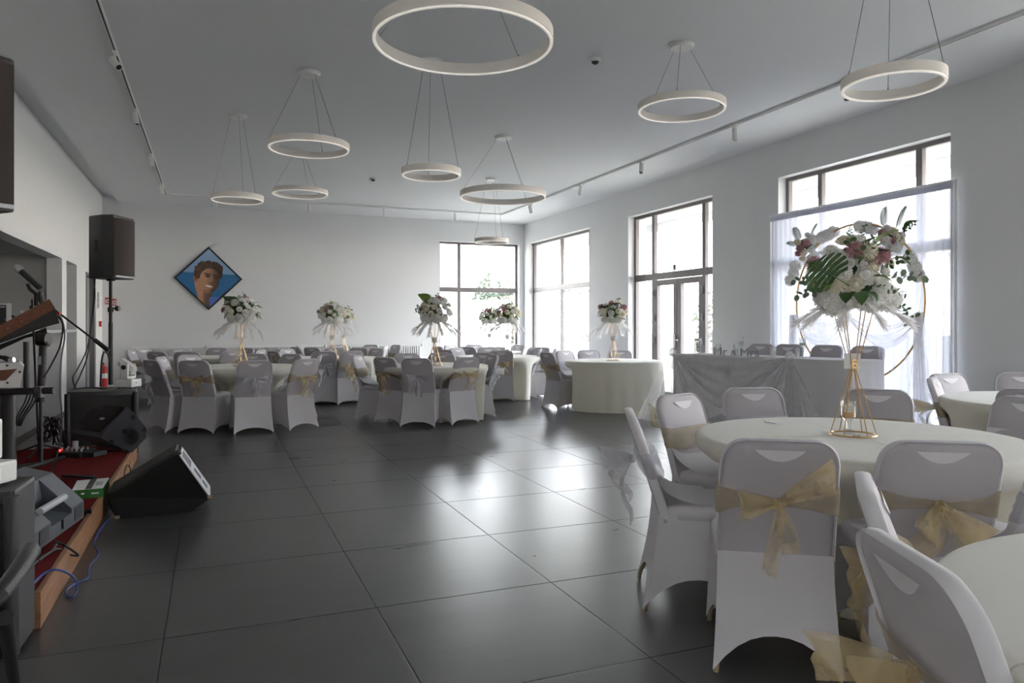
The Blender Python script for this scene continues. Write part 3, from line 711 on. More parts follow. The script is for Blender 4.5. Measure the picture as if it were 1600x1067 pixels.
# middle front table
feet_chair('T6', 562, 652.5, 'gold', 'white chair in profile at the left end of the middle front table', 4)
feet_chair('T6', 604, 662, 'gold', 'white chair from behind with gold bow, left of three at the middle front table', 2, .28)
feet_chair('T6', 652, 668, 'silver', 'white chair from behind with silver bow, centre of the middle front table', 2)
feet_chair('T6', 728, 663, 'gold', 'white chair from behind with gold bow, right side of the middle front table', 1)
feet_chair('T6', 766, 650, 'silver', 'white side-on chair with white bow at the right end of the middle front table', 4)
ring_chair('T6', 635, 'f', None, 'white chair facing us across the middle front table, left of its gold stand', 0)
ring_chair('T6', 690, 'f', None, 'white chair facing us across the middle front table, right of its gold stand', 0)
ring_chair('T6', 757, 'f', None, 'white chair facing us at the far right of the middle front table', 0, .95)
# left front table
feet_chair('T7', 242, 675, 'silver', 'white chair with silver bow farthest left at the left front table', 4)
feet_chair('T7', 305, 678, 'gold', 'white chair from behind with gold bow, front left of the left front table', 1)
feet_chair('T7', 397, 678, 'silver', 'white chair from behind with silver bow, front middle of the left front table', 1)
feet_chair('T7', 476, 671, 'gold', 'white chair from behind with gold bow, right side of the left front table', 2)
top_chair('T7', 500, 10.15, 'silver', 'white chair edge-on behind the gold bow chair right of the left front table', 0, 1)
top_chair('T7', 251, 9.85, 'gold', 'white chair with gold front band at the left end of the left front table', 0, 0)
ring_chair('T7', 294, 'f', None, 'white chair facing us across the left front table at its far left', 0)
ring_chair('T7', 396, 'f', None, 'white chair facing us across the left front table beside its gold stand', 0)
ring_chair('T7', 457, 'f', 'gold', 'white chair facing us across the left front table at its far right', 0)
# left rear table
top_chair('T9', 204, 12.75, 'gold', 'edge-on white chair with gold bow, farthest left at the left rear table', 0, 4)
top_chair('T9', 222, 13.75, 'silver', 'bright white chair front at the left end of the left rear table', 0, 0)
ring_chair('T9', 244, 'n', None, 'grey-shadowed chair back, front left of the left rear table', 0)
ring_chair('T9', 292, 'n', None, 'grey-shadowed chair back, front middle of the left rear table', 0)
ring_chair('T9', 277, 'f', None, 'white chair facing us against the radiator, left at the left rear table', 0)
ring_chair('T9', 340, 'f', None, 'white chair facing us under the portrait at the left rear table', 0)
ring_chair('T9', 363, 'n', 'gold', 'white chair back with gold bow left of the left front table stand', 0)
ring_chair('T9', 386, 'f', None, 'white chair partly behind the left gold stand at the left rear table', 0)
# middle rear table
ring_chair('T9', 408, 'n', None, 'white chair with its back lit by the windows, right end of the left rear table', 0, .8)
top_chair('T8', 427, 12.0, 'gold', 'dark-backed chair with gold band left of the middle rear table', 0, 0)
ring_chair('T8', 447, 'f', 'silver', 'white chair facing right at the left of the middle rear table', 0, .8)
feet_chair('T8', 506, 633.5, 'silver', 'white chair from behind with silver bow, front left of the middle rear table', 1, .2)
feet_chair('T8', 549, 632, 'gold', 'white chair from behind with gold bow, front right of the middle rear table', 2, -.05)
top_chair('T12', 487, 14.35, None, 'grey-shadowed chair back left of the pair of gold stands', 0, 0)
ring_chair('T8', 522, 'f', None, 'white chair facing us directly behind the middle rear gold stand', 0, .75)
ring_chair('T8', 561, 'f', None, 'white chair facing us right of the pair of gold stands', 0, .75)
ring_chair('T8', 590, 'f', None, 'white chair at the right end of the middle rear table', 0, .75)
# back table against the radiator
top_chair('T12', 461, 14.5, None, 'dark chair back at the left of the radiator table', 0, 0)
top_chair('T12', 474, 16.0, None, 'white chair facing us at the left of the radiator table', 0, 0)
ring_chair('T12', 529, 'f', None, 'white chair facing us between the two rear gold stands', 0)
ring_chair('T12', 580, 'f', None, 'white chair facing us at the right of the radiator table', 0)
top_chair('T12', 579, 14.3, None, 'dark chair back at the near right of the radiator table', 0, 0)
top_chair('T12', 603, 15.2, None, 'slim white chair side at the right end of the radiator table', 0, 0)
ring_chair('T12', 620, 'f', 'gold', 'white chair with gold bow far right of the radiator table', 0, .95)
# right middle table
feet_chair('T10', 783, 628.5, 'gold', 'white chair from behind with gold bow, front of the right middle table', 1)
feet_chair('T10', 841, 622, 'silver', 'white chair with lace bow at the right end of the right middle table', 4)
ring_chair('T10', 699, 'n', None, 'dark chair back at the left end of the right middle table', 0)
ring_chair('T10', 713, 'f', None, 'chair facing right at the far left of the right middle table', 0)
ring_chair('T10', 762, 'f', None, 'white chair facing us across the right middle table, left of its stand', 0)
top_chair('T10', 848, 14.15, None, 'white chair facing us at the far right of the right middle table', 0, 0)
# table by the corner windows
ring_chair('T11', 684, 'n', None, 'white chair left of the corner window post, farthest left at the corner table', 0, .85)
ring_chair('T11', 703, 'f', None, 'white chair facing us under the corner window, left at the corner table', 0)
ring_chair('T11', 740, 'f', None, 'white chair facing us under the corner window, right of its post', 0)
ring_chair('T11', 729, 'n', None, 'white chair back in front of the corner table, left', 0)
ring_chair('T11', 776, 'n', None, 'white chair back in front of the corner table, right', 0)
ring_chair('T11', 811, 'f', None, 'pale chair before the room corner at the corner table', 0)
top_chair('T11', 822, 15.3, 'silver', 'chair facing left at the right end of the corner table', 0, 0)
top_chair('T11', 838, 14.3, None, 'chair back under the far right window, right of the corner table', 0, 0)
# table by the glass door
feet_chair('T5', 858, 638.5, 'gold', 'white chair with gold bow at the left of the round table by the glass door', 1, .5)
top_chair('T10', 868, 13.3, 'silver', 'grey-shadowed chair at the right of the right middle table, behind the gold bow chair', 0, 0)
top_chair('T5', 881, 12.4, 'silver', 'bright white chair facing right at the left of the glass door table', 0, 0)
ring_chair('T5', 919, 'f', None, 'white chair facing us left of the stand on the glass door table', 0, .74)
ring_chair('T5', 969, 'f', None, 'white chair facing us right of the stand on the glass door table', 0, .74)

# ------------------------------------------------------------------ round tables and cloths
TN = dict(T1='number 8 table in the right foreground', T2='cropped table in the bottom right corner', T3='table by the right wall', T5='table by the glass door',
          T6='middle front table', T7='left front table', T8='middle rear table', T9='left rear table below the portrait', T10='right middle table', T11='table by the corner windows', T12='table against the back wall radiator')
top_m = MB().lathe([(0, .715), (.74, .715), (.75, .72), (.75, .738), (.745, .742), (0, .742)], n=48).mesh('tabletop', M['ply'], True)
tl_m = [MB().tube([(.30*cos(a), .30*sin(a), .715), (.34*cos(a), .34*sin(a), 0)], .014, 8).mesh('leg', M['steel'], True) for a in (pi/4, 3*pi/4, 5*pi/4, 7*pi/4)]
def sstep(a, b, x): t = max(0, min(1, (x-a)/(b-a))); return t*t*(3-2*t)
def cloth_round(key, seed):
    rnd = random.Random(seed); cx, cy = TABLES[key]; Rr = .765; n = 200
    fr = [(rnd.choice([7, 9, 11, 13, 17, 21, 23]), rnd.uniform(0, 6.28), rnd.uniform(.3, 1)) for _ in range(5)]
    tk = TUCK[key]
    zs = [.7605]*5+[.7595, .754, .742, .72, .69, .65, .60, .54, .48, .42, .34, .25, .16, .08, .015]
    rr = [.02, .2, .42, .6, .735, .752, .763, .768, .770]
    m_ = MB()
    def fn(u, v):
        th = 2*pi*u; j = int(round(v*(len(zs)-1))); z = zs[j]
        if j < 8: r = rr[j]; return Vector((r*cos(th), r*sin(th), z+(.0012*sin(5*th+r*20) if j < 5 else 0)))
        t = (.742-z)/.73; am = .030*min(1, t*1.6)
        fold = sum(a*sin(k*th+p) for k, p, a in fr)/2.2
        r = Rr+.005+am*fold+(.03 if len(tk) < 6 else -.03)*t
        w = 0
        for a, R in tk:
            dl = (th-a+pi) % (2*pi)-pi
            w = max(w, math.exp(-(dl/.50)**6)*max(0, min(1, (1.25-R)/.3)))
        if w > 0:
            rin = .43+.02*fold
            r = r+(rin-r)*w*sstep(.70, .50, z)
        return Vector((r*cos(th), r*sin(th), z+(.004*fold if z < .05 else 0)))
    m_.grid(fn, n, len(zs), True)
    return m_.mesh('tablecloth', M['tcloth'], True, 70)
for i, k in enumerate(TABLES):
    cx, cy = TABLES[k]
    t = thing('round_table', 'round banquet table under ivory cloth, '+TN[k], 'table', (cx, cy, 0), 0, 'round banquet tables')
    put('tabletop', top_m, t)
    for m_ in tl_m: put('leg', m_, t)
    o = put('tablecloth', cloth_round(k, 20+i), None, (cx, cy, 0)); tag(o, 'ivory floor-length cloth on the '+TN[k], 'tablecloth', 'ivory round tablecloths')

# ------------------------------------------------------------------ flowers
def petal(m_, base, dirv, upv, L, Wd, cup):
    side = dirv.cross(upv).normalized(); vs = []
    for j, (t, w, c) in enumerate(((0, .45, 0), (.4, 1, -.2), (.75, .95, .05), (1, .45, .32))):
        for i in (-1, 0, 1): vs.append(base+dirv*(L*t)+side*(Wd*.5*w*i)+upv*cup*(c+(abs(i)*.35 if t > 0 else 0)))
    fs = []
    for j in range(3):
        for i in range(2): a = j*3+i; fs.append((a, a+1, a+4, a+3))
    m_.add(vs, fs)
def rose_mesh(m, seed, dense=1.0):
    rnd = random.Random(seed); m_ = MB()
    for ring, (n, el, L, wd, r0) in enumerate(((4, 1.25, .62, .5, .06), (5, 1.0, .78, .62, .12), (6, .62, .95, .72, .2), (7, .2, 1.02, .8, .25))):
        for k in range(n):
            a = 2*pi*k/n+ring*.5+rnd.uniform(-.15, .15); e_ = el+rnd.uniform(-.1, .1); out = Vector((cos(a), sin(a), 0))
            d = out*cos(e_)+UP*sin(e_); u = -out*sin(e_)+UP*cos(e_)
            petal(m_, out*r0*.6-UP*.12*ring*.6, d, u, L*.82, wd, .28)
    m_.lathe([(0, -.4), (.3, -.25), (.42, .05), (.3, .35), (.12, .55), (0, .5)], n=9)
    return m_.mesh('rose', m, True, 70)
def mum_mesh(m, n=150):
    m_ = MB(); m_.lathe([(0, -.6), (.5, -.35), (.62, .1), (.4, .5), (0, .62)], n=9)
    for k in range(n):
        z = 1-2*(k+.5)/n*.9; r = sqrt(max(0, 1-z*z)); a = k*2.39996; d = Vector((r*cos(a), r*sin(a), z)); s1 = d.orthogonal().normalized(); s2 = d.cross(s1)
        ang = k*1.3; sd = s1*cos(ang)+s2*sin(ang)
        m_.add([d*.45-sd*.09, d*1.0-sd*.06+UP*.06, d*1.06+UP*.05, d*1.0+sd*.06+UP*.06, d*.45+sd*.09], [(0, 1, 2, 3, 4)])
    return m_.mesh('chrysanthemum', m, False)
def cluster_mesh(m, seed, n=46):
    rnd = random.Random(seed); m_ = MB()
    for k in range(n):
        z = 1-2*(k+.5)/n*.85; r = sqrt(max(0, 1-z*z)); a = k*2.39996; d = Vector((r*cos(a), r*sin(a), z*.8)); c = d*rnd.uniform(.7, 1.0)
        s1 = d.orthogonal().normalized(); s2 = d.cross(s1).normalized(); L = rnd.uniform(.34, .48)
        for q in range(4):
            an = q*pi/2+k; p = s1*cos(an)+s2*sin(an); pr = s1*-sin(an)+s2*cos(an)
            m_.add([c, c+p*L*.6+pr*L*.4, c+p*L+d*.08, c+p*L*.6-pr*L*.4], [(0, 1, 2, 3)])
    return m_.mesh('blossom_cluster', m, False)
def leaf_mesh(m, name='leaf', w=.42):
    def fn(u, v):
        x = (u*2-1)*w*sin(pi*min(1, v*.96+.04))**.75*.5
        return Vector((x*2*.5, v, .18*sin(pi*v)-.25*v*v+abs(u*2-1)*.10*sin(pi*v)))
    return MB().grid(fn, 5, 7).mesh(name, m, True, 0)
def monstera_mesh(m):
    m_ = MB(); K = 8
    for sg in (-1, 1):
        for k in range(K):
            t0, t1 = k/K, (k+1)/K; b0 = Vector((0, .08+.84*t0, .03)); b1 = Vector((0, .08+.84*t1, .03))
            def rim(t):
                an = radians(-42+128*t); R = .52*(sin(pi*(.20+.70*t)))**.8
                return Vector((sg*(cos(an)*R), .20+.50*t+sin(an)*R*.62, -.05))
            g = .028 if k < K-1 else 0
            r0, r1 = rim(t0+.015), rim(t1-g); q = rim((t0+t1-g)/2)*1.0+(rim((t0+t1)/2)-b0)*.05
            m0, m1 = b0.lerp(r0, .5)+UP*.035, b1.lerp(r1, .5)+UP*.035
            m_.add([b0, m0, r0, q, r1, m1, b1], [(0, 1, 5, 6), (1, 2, 3, 4, 5)])
    m_.tube([(0, -.25, -.05), (0, 0, 0), (0, .5, .035), (0, .93, .0)], .012, 5)
    return m_.mesh('monstera_leaf', m, False)
def palm_mesh(m):
    m_ = MB(); m_.tube([(0, -.15, 0), (0, .4, .05), (0, 1, -.05)], .012, 5, True, .004)
    for k in range(13):
        t = .10+.86*k/13
        for sg in (-1, 1):
            b = Vector((0, t, .05*sin(pi*t))); L = .40*sin(pi*(.25+.7*t)); d = Vector((sg*cos(radians(38)), sin(radians(38)), .0)); w = Vector((0, .03, 0))
            m_.add([b-w*.7, b+d*L*.5-w, b+d*L-UP*.06, b+d*L*.5+w, b+w*.7], [(0, 1, 2, 3, 4)])
    return m_.mesh('palm_frond', m, False)
def sprig_mesh(m, seed=0, n=11, rl=.10):
    rnd = random.Random(seed); m_ = MB(); m_.tube([(0, 0, 0), (0, .5, .08), (0, 1, -.02)], .010, 4, True, .004)
    for k in range(n):
        t = .2+.8*k/n; b = Vector((0, t, .07)); a = k*2.4; sd = Vector((cos(a), .35, sin(a))).normalized(); o = sd.orthogonal().normalized(); r = rl*rnd.uniform(.7, 1.1)
        c = b+sd*r*1.05
        m_.add([c+sd*r*cos(q*pi/3)+o*r*.8*sin(q*pi/3) for q in range(6)], [tuple(range(6))])
    return m_.mesh('eucalyptus_sprig', m, False)
def plume_mesh(m, seed=0, droop=.25):
    rnd = random.Random(seed); m_ = MB()
    def sp(t): return Vector((0, t, .10*t-droop*t*t))
    m_.tube([sp(i/6) for i in range(7)], .008, 4, True, .002)
    for k in range(80):
        t = .15+.8*rnd.random(); b = sp(t); a = rnd.uniform(0, 2*pi); L = .26*rnd.uniform(.6, 1); d = Vector((cos(a)*.40, .9, sin(a)*.40-.1)).normalized(); w = d.orthogonal().normalized()*.018
        m_.add([b-w, b+d*L*.6-w*.8, b+d*L-UP*.02, b+d*L*.6+w*.8, b+w], [(0, 1, 2, 3, 4)])
    return m_.mesh('plume', m, False)
FL = dict(rose_c=rose_mesh(M['rosew'], 1), rose_w=rose_mesh(M['rosewh'], 2), rose_p=rose_mesh(M['rosep'], 3), mum_p=mum_mesh(M['rosep']), mum_w=mum_mesh(M['rosew']), clus=cluster_mesh(M['rosewh'], 4), clus2=cluster_mesh(M['rosewh'], 8, 70),
          leaf=leaf_mesh(M['leafd']), leafl=leaf_mesh(M['leafl']), leafw=leaf_mesh(M['leafd'], 'broad_leaf', .85), leaflw=leaf_mesh(M['leafl'], 'broad_leaf', .9), monst=monstera_mesh(M['leafd']), palm=palm_mesh(M['leafd']),
          sprig=sprig_mesh(M['leafe'], 5), sprigd=sprig_mesh(M['leafd'], 6, 12, .10), plume=plume_mesh(M['plume'], 7), plume2=plume_mesh(M['plume'], 9, .5), bud=rose_mesh(M['rosew'], 12))
NAME = dict(rose_c='cream_rose', rose_w='white_rose', rose_p='pink_rose', mum_p='pink_chrysanthemum', mum_w='cream_chrysanthemum', clus='blossom_cluster', clus2='blossom_cluster', leaf='leaf', leafl='leaf', leafw='broad_leaf', leaflw='broad_leaf', monst='monstera_leaf', palm='palm_frond', sprig='eucalyptus_sprig', sprigd='fern_sprig', plume='plume', plume2='plume', bud='rosebud')
def flower(kind, t, p, d, size, roll=0.0):
    """d: direction the bloom opens towards (flowers) or the leaf runs along (leaves)"""
    d = Vector(d).normalized(); axis = 'Z' if kind.split('_')[0] in ('rose', 'mum', 'clus', 'clus2', 'bud') else 'Y'
    q = d.to_track_quat(axis, 'Z' if axis == 'Y' else 'Y')
    from mathutils import Quaternion
    q = q @ Quaternion((0, 0, 1) if axis == 'Z' else (0, 1, 0), roll)
    o = put(NAME[kind], FL[kind], t, p); o.rotation_mode = 'QUATERNION'; o.rotation_quaternion = q; o.scale = (size,)*3
    return o
def bouquet(loc, label, seed, sc=1.0, big=None, plumes=True, group='flower arrangements on the gold stands', dome=.19):
    """a dome of blooms with leaves, a white skirt of blossom and drooping plumes; loc = centre of the dome's base"""
    rnd = random.Random(seed); t = thing('flower_arrangement', label, 'flowers', loc, 0, group)
    MB().lathe([(0, -.02), (.07*sc, -.02), (.10*sc, .04), (.12*sc, .10), (.09*sc, .18), (0, .22)], n=14).build('flower_foam', M['leafd'], t, True)
    n = 30
    for k in range(n):
        z = 1-(k+.5)/n*1.08; r = sqrt(max(0, 1-z*z)); a = k*2.39996+seed
        d = Vector((r*cos(a), r*sin(a), z)); p = Vector((d.x*dome*1.12, d.y*dome*1.12, .10+d.z*dome*1.05))*sc
        kind = rnd.choices(['rose_c', 'rose_w', 'mum_w', 'rose_p', 'mum_p', 'clus'], [7, 7, 4, 1.6, 1.2, 3])[0]
        flower(kind, t, p*rnd.uniform(.93, 1.08), d+Vector((0, 0, .25)), sc*rnd.uniform(.042, .058)*(.85 if 'mum' in kind else 1), rnd.uniform(0, 6))
    for k in range(16):
        a = rnd.uniform(0, 6.28); el = rnd.uniform(-.3, 1.3); d = Vector((cos(a)*cos(el), sin(a)*cos(el), sin(el)))
        flower(rnd.choice(['leaf', 'leafl', 'leafw', 'sprigd', 'sprig']), t, Vector((d.x*.10, d.y*.10, .08+d.z*.10))*sc, d, sc*rnd.uniform(.14, .20), rnd.uniform(-.6, .6))
    if big: flower(big[0], t, Vector(big[1])*sc, big[2], big[3]*sc, .3)
    for k in range(7):
        a = 2*pi*k/7+seed; flower('clus', t, Vector((cos(a)*.14, sin(a)*.14, .02))*sc, (cos(a), sin(a), -.1), .065*sc)
    if plumes:
        for k in range(11):
            a = 2*pi*k/11+rnd.uniform(-.15, .15)+seed; flower(rnd.choice(['plume', 'plume2']), t, Vector((cos(a)*.08, sin(a)*.08, .0))*sc, (cos(a), sin(a), -.55+rnd.uniform(-.15, .15)), sc*rnd.uniform(.27, .34))
    return t
def stand(x, y, z, H, label, num=None, rb=.105, rt=.095):
    t = thing('flower_stand', label, 'stand', (x, y, z), 0, 'gold wire flower stands')
    ring = [(rb*cos(2*pi*k/40), rb*sin(2*pi*k/40), .005) for k in range(40)]
    MB().tube(ring, .0042, 6, closed=True).build('base_ring', M['gold'], t, True)
    zw = H*.49
    for k in range(6):
        a = 2*pi*k/6+.35; b = a+.6 if k % 2 else a-.2
        MB().tube([(rb*cos(a), rb*sin(a), .006), (.013*cos(a), .013*sin(a), zw)], .0028, 6).build('lower_rod', M['gold'], t, True)
    for k in range(6):
        a = 2*pi*k/6+.35
        MB().tube([(.013*cos(a), .013*sin(a), zw), (rt*cos(a), rt*sin(a), H-.004)], .0028, 6).build('upper_rod', M['gold'], t, True)
    MB().tube([(.015*cos(2*pi*k/16), .015*sin(2*pi*k/16), zw) for k in range(16)], .004, 6, closed=True).build('waist_ring', M['gold'], t, True)
    MB().tube([(rt*cos(2*pi*k/40), rt*sin(2*pi*k/40), H-.004) for k in range(40)], .004, 6, closed=True).build('top_ring', M['gold'], t, True)
    MB().lathe([(0, H-.03), (.045, H-.03), (.048, H-.024), (.048, H-.004), (0, H-.004)], n=20).build('holder', M['gold'], t, True)
    q = thing('number_card', None, None, (0, 0, zw+.03), 0); q.parent = t
    for kk in ('label', 'category'):
        if kk in q: del q[kk]
    bpy.data.objects.remove(q)
    dr = Vector((-x, -y, 0)).normalized(); rz = atan2(dr.y, dr.x)+pi/2
    cd = MB().box((0, 0, 0), (.075, .004, .075), None, .001).build('number_card', M['card'], t); cd.location = dr*.012+Vector((0, 0, zw+.045))+Vector((-dr.y, dr.x, 0))*-.004; cd.rotation_euler = (0, 0, rz)
    if num:
        o = put('number', text_mesh(num, .062, .002, M['gold'], 'number'), cd); o.rotation_euler = (pi/2, 0, 0); o.location = (.012, -.006, -.034)
        o['label'] = 'gold number %s' % num
    return t
def candle_cup(x, y, z, label, s=1.0):
    t = thing('candle_glass', label, 'candle holder', (x, y, z), 0, 'glass candle cups on the tables')
    MB().lathe([(0, 0), (.030*s, 0), (.030*s, .006*s), (.010*s, .018*s), (.012*s, .05*s), (.030*s, .075*s), (.036*s, .15*s), (.0345*s, .15*s), (.028*s, .078*s), (0, .066*s)], n=20).build('cup', M['gl'], t, True)
    MB().lathe([(0, .068*s), (.026*s, .075*s), (.029*s, .085*s), (.028*s, .10*s), (0, .10*s)], n=14).build('gold_filling', M['gold'], t, True)
    MB().lathe([(0, .101*s), (.029*s, .101*s), (.031*s, .125*s), (.02*s, .13*s), (0, .128*s)], n=16).build('candle', M['candle'], t, True)
    return t
ZTB = .7625
CP = [('T5', (958, 563), 'the table by the glass door', 'clus'), ('T6', (679, 571), 'the middle front table', ('leaflw', (-.12, -.05, .22), (-.5, -.2, .7), .20)), ('T7', (377, 572), 'the left front table', ('leafw', (-.10, -.06, .16), (-.4, -.3, .7), .22)),
      ('T8', (519, 558.3), 'the middle rear table', ('monst', (-.10, 0, .12), (-.9, -.2, .4), .20)), ('T12', (537, 552.2), 'the radiator table', None),
      ('T10', (793, 556.5), 'the right middle table', None), ('T11', (765, 551.2), 'the corner table', ('leafl', (.05, 0, .2), (.2, 0, 1), .2))]
for i, (k, (u, v), nm, big) in enumerate(CP):
    p = G(u, v, ZTB); H = .62
    stand(p.x, p.y, ZTB, H, 'slim gold wire stand on '+nm, '3' if k == 'T7' else None)
    bouquet((p.x, p.y, ZTB+H), 'cream and blush flower arrangement with white plumes on '+nm, 3+i*7, 1.0 if k not in ('T11', 'T12') else .88, big if isinstance(big, tuple) else None)
    candle_cup(p.x-.02, p.y-.04, ZTB, 'small glass candle cup inside the gold stand on '+nm)
# the near centrepiece
pc = G(1333, 680, ZTB); H8 = .655
stand(pc.x, pc.y, ZTB, H8, 'gold wire stand with number 8 card on the right foreground table', '8', .105, .10)
q = G(1326, 676, ZTB); candle_cup(q.x, q.y, ZTB, 'clear glass candle cup with gold filling beside the number 8 stand', 1.06)
tn = thing('flower_arrangement', 'large cream, white and pink arrangement on the number 8 stand', 'flowers', (pc.x, pc.y, ZTB+H8), 0, 'flower arrangements on the gold stands')
MB().lathe([(0, -.005), (.05, -.005), (.09, .03), (.12, .10), (.11, .18), (.05, .24), (0, .25)], n=16).build('flower_foam', M['leafd'], tn, True)
dpc = PU(pc)[1]
def near(u, v, kind, size, out=.8, dirv=None, roll=0.0):
    dx = (u-1335)/FPX*dpc; dz = (418-v)/FPX*dpc
    rr = min(.98, sqrt(dx*dx+dz*dz)/.21); dep = -sqrt(1-rr*rr)*.19*out
    p = D(u, v, dpc+dep)-Vector(tn.location)
    d = Vector(dirv) if dirv is not None else (RGT*dx*1.1+UP*(dz+.06)+FWD*(dep-.02))
    if dirv is not None: d = RGT*d.x+UP*d.z+FWD*d.y
    return flower(kind, tn, p, d, size, roll)
for a in ((1306, 401, 'rose_w', .052), (1318, 412, 'rose_w', .052), (1297, 393, 'rose_w', .042), (1335, 390, 'mum_p', .042, 1.1), (1356, 392, 'mum_w', .044, 1.1), (1376, 400, 'mum_p', .044, 1.1), (1273, 413, 'mum_p', .040, 1.0), (1351, 429, 'rose_w', .062), (1363, 416, 'rose_c', .046),
          (1381, 424, 'rose_w', .046), (1390, 410, 'bud', .034), (1335, 444, 'rose_c', .052), (1310, 444, 'mum_w', .046), (1270, 442, 'rose_c', .042), (1319, 377, 'rose_c', .042), (1333, 374, 'rose_w', .034), (1316, 425, 'clus', .046), (1345, 412, 'rose_w', .036), (1326, 402, 'clus', .045), (1368, 435, 'rose_w', .038), (1376, 446, 'clus', .045), (1285, 440, 'rose_w', .036), (1344, 376, 'clus', .030)):
    near(*a)
for u, v, s in ((1302, 470, .075), (1318, 468, .06), (1288, 466, .055), (1381, 463, .07), (1367, 468, .065), (1394, 470, .055), (1352, 470, .05)):
    near(u, v, 'clus2', s, .7, (.0+(u-1335)*.02, -1, -.2))
near(1312, 437, 'monst', .215, 1.05, (-.95, -.30, .42), .9)
for u, v, k, s, d in ((1336, 455, 'leafw', .095, (0, -.8, -.5)), (1326, 457, 'leafw', .085, (-.5, -.7, -.4)), (1348, 457, 'leafw', .085, (.5, -.7, -.4)), (1345, 410, 'leaf', .14, (.2, -.3, .9)), (1352, 412, 'leafw', .14, (.6, -.5, .5)), (1335, 425, 'sprigd', .16, (-.1, -.6, .6)), (1328, 420, 'sprigd', .17, (-.2, -.4, .8)), (1340, 418, 'sprigd', .16, (.3, -.5, .7)),
                      (1366, 402, 'leafl', .17, (.45, -.2, .9)), (1375, 425, 'sprigd', .15, (.9, -.3, .5)), (1380, 437, 'sprig', .19, (1, -.2, .02)), (1372, 450, 'sprig', .13, (.7, -.6, -.3)), (1290, 455, 'sprig', .16, (-1, -.2, -.2)), (1285, 445, 'sprig', .15, (-1, -.1, .1)), (1330, 374, 'sprig', .07, (-.2, 0, 1)), (1345, 376, 'sprig', .08, (.3, 0, 1)),
                      (1392, 468, 'sprigd', .14, (.8, -.3, -.8)), (1400, 480, 'sprig', .10, (.4, -.3, -1)), (1392, 405, 'leaf', .10, (.7, -.4, -.2)), (1360, 438, 'leafl', .10, (.6, -.7, .1)), (1300, 448, 'leafl', .11, (-.5, -.7, .0)), (1356, 448, 'sprig', .10, (.3, -.9, -.1))):
    near(u, v, k, s, .75, d)
for k in range(9):
    a = 2*pi*k/9+.2; flower('plume', tn, (cos(a)*.06, sin(a)*.06, .01), (cos(a), sin(a), -.42), .25)
tag(MB().box((0, 0, .001), (.055, .10, .002)).build('place_card', M['card'], None), 'small white card lying on the number 8 table', 'card').location = G(1210, 660, ZTB)+Vector((0, 0, .0))

# ------------------------------------------------------------------ head table on its platform
HA, HB, HZ, PZ = Vector((5.68, 8.24, 0)), Vector((6.25, 5.80, 0)), .93, .18
HL = (HB-HA).length; hd = (HB-HA).normalized(); hn = Vector((-hd.y, hd.x, 0))       # hn points to the wall
if hn.x < 0: hn = -hn
pf = thing('platform', 'low white platform under the head table along the right wall', 'platform', (6.6, 7.0, 0))
MB().prism([HA-hd*.15+hn*.04-Vector(pf.location), HB+hd*.9+hn*.04-Vector(pf.location), Vector((XR-.01, 4.9, 0))-Vector(pf.location), Vector((XR-.01, 8.9, 0))-Vector(pf.location)], (0, 0, PZ)).build('deck', M['hcloth'], pf)
ht = thing('head_table', 'long head table on the platform, covered in white cloth', 'table', HA+hd*HL/2+hn*.30+UP*PZ)
o0 = Vector(ht.location)
MB().prism([HA+hd*.03+hn*.03+UP*.885-o0, HB-hd*.03+hn*.03+UP*.885-o0, HB-hd*.03+hn*.57+UP*.885-o0, HA+hd*.03+hn*.57+UP*.885-o0], (0, 0, .03)).build('tabletop', M['ply'], ht)
for a in (.12, .88):
    for b in (.1, .5):
        q = HA+hd*HL*a+hn*b-o0; MB().cyl((q.x, q.y, 0), (q.x, q.y, .705), .016, 10).build('leg', M['steel'], ht)
def hcl(u, v):
    """cloth: u runs round the outline from back left, along the front, to the back right"""
    W_ = .62; tot = 2*W_+HL; s = u*tot
    if s < W_: p = HA+hn*(W_-s); nrm = -hd
    elif s < W_+HL: p = HA+hd*(s-W_); nrm = -hn
    else: p = HB+hn*(s-W_-HL); nrm = hd
    q = (s-W_)/HL
    f = .012*sin(s*15)+.010*sin(s*31+1)+.008*sin(s*7)
    z = HZ*(1-v)+.012*v
    if v < .06: return p+UP*(HZ-.004*v)
    return p+nrm*(f*v*1.3+.03*v**1.5)+UP*z
mb = MB(); mb.grid(hcl, 120, 16)
mb.prism([HA+UP*(HZ-.008), HB+UP*(HZ-.008), HB+hn*.62+UP*(HZ-.008), HA+hn*.62+UP*(HZ-.008)], (0, 0, .010))
tag(mb.build('tablecloth', M['hcloth'], None, True, sharp=60), 'white floor-length cloth covering the long head table', 'tablecloth')
# tulle: gathered at the left corner and at two thirds along the front, with hanging fans and a swag
QM = .70
def fan(center_s, lo, hi, out, zlow, name, label, seed, wob=.02, zg=None):
    rnd = random.Random(seed); ph = rnd.uniform(0, 6)
    def fn(u, v):
        s = center_s+(lo+(hi-lo)*u)*v**.9
        o_ = .02+out*v**1.2+wob*sin(u*34+ph)*v**.5*(1-.3*v)+.012*sin(u*71+ph)*v
        z = HZ+.02-(HZ+.02-zlow)*(v)+.05*sin(pi*v)*abs(u-.5)
        if s < 0:
            p = HA+hd*s*.75-hn*o_*(1+.4*s)
        else: p = HA+hd*s-hn*o_
        return p+UP*z
    mb = MB().grid(fn, 70, 18); return mb
tu = thing('tulle_drape', 'sheer white tulle gathered in bunches along the head table front', 'drape', HA+UP*0)
fan(.0, -.75, .62, .14, .02, '', '', 1).build('tulle_fan', M['tulle'], tu, True, True, 0)
fan(.03, -.10, .30, .10, .02, '', '', 5).build('tulle_fan', M['tulle'], tu, True, True, 0)
fan(HL*QM, -.55, .62, .16, .02, '', '', 2, .025).build('tulle_fan', M['tulle'], tu, True, True, 0)
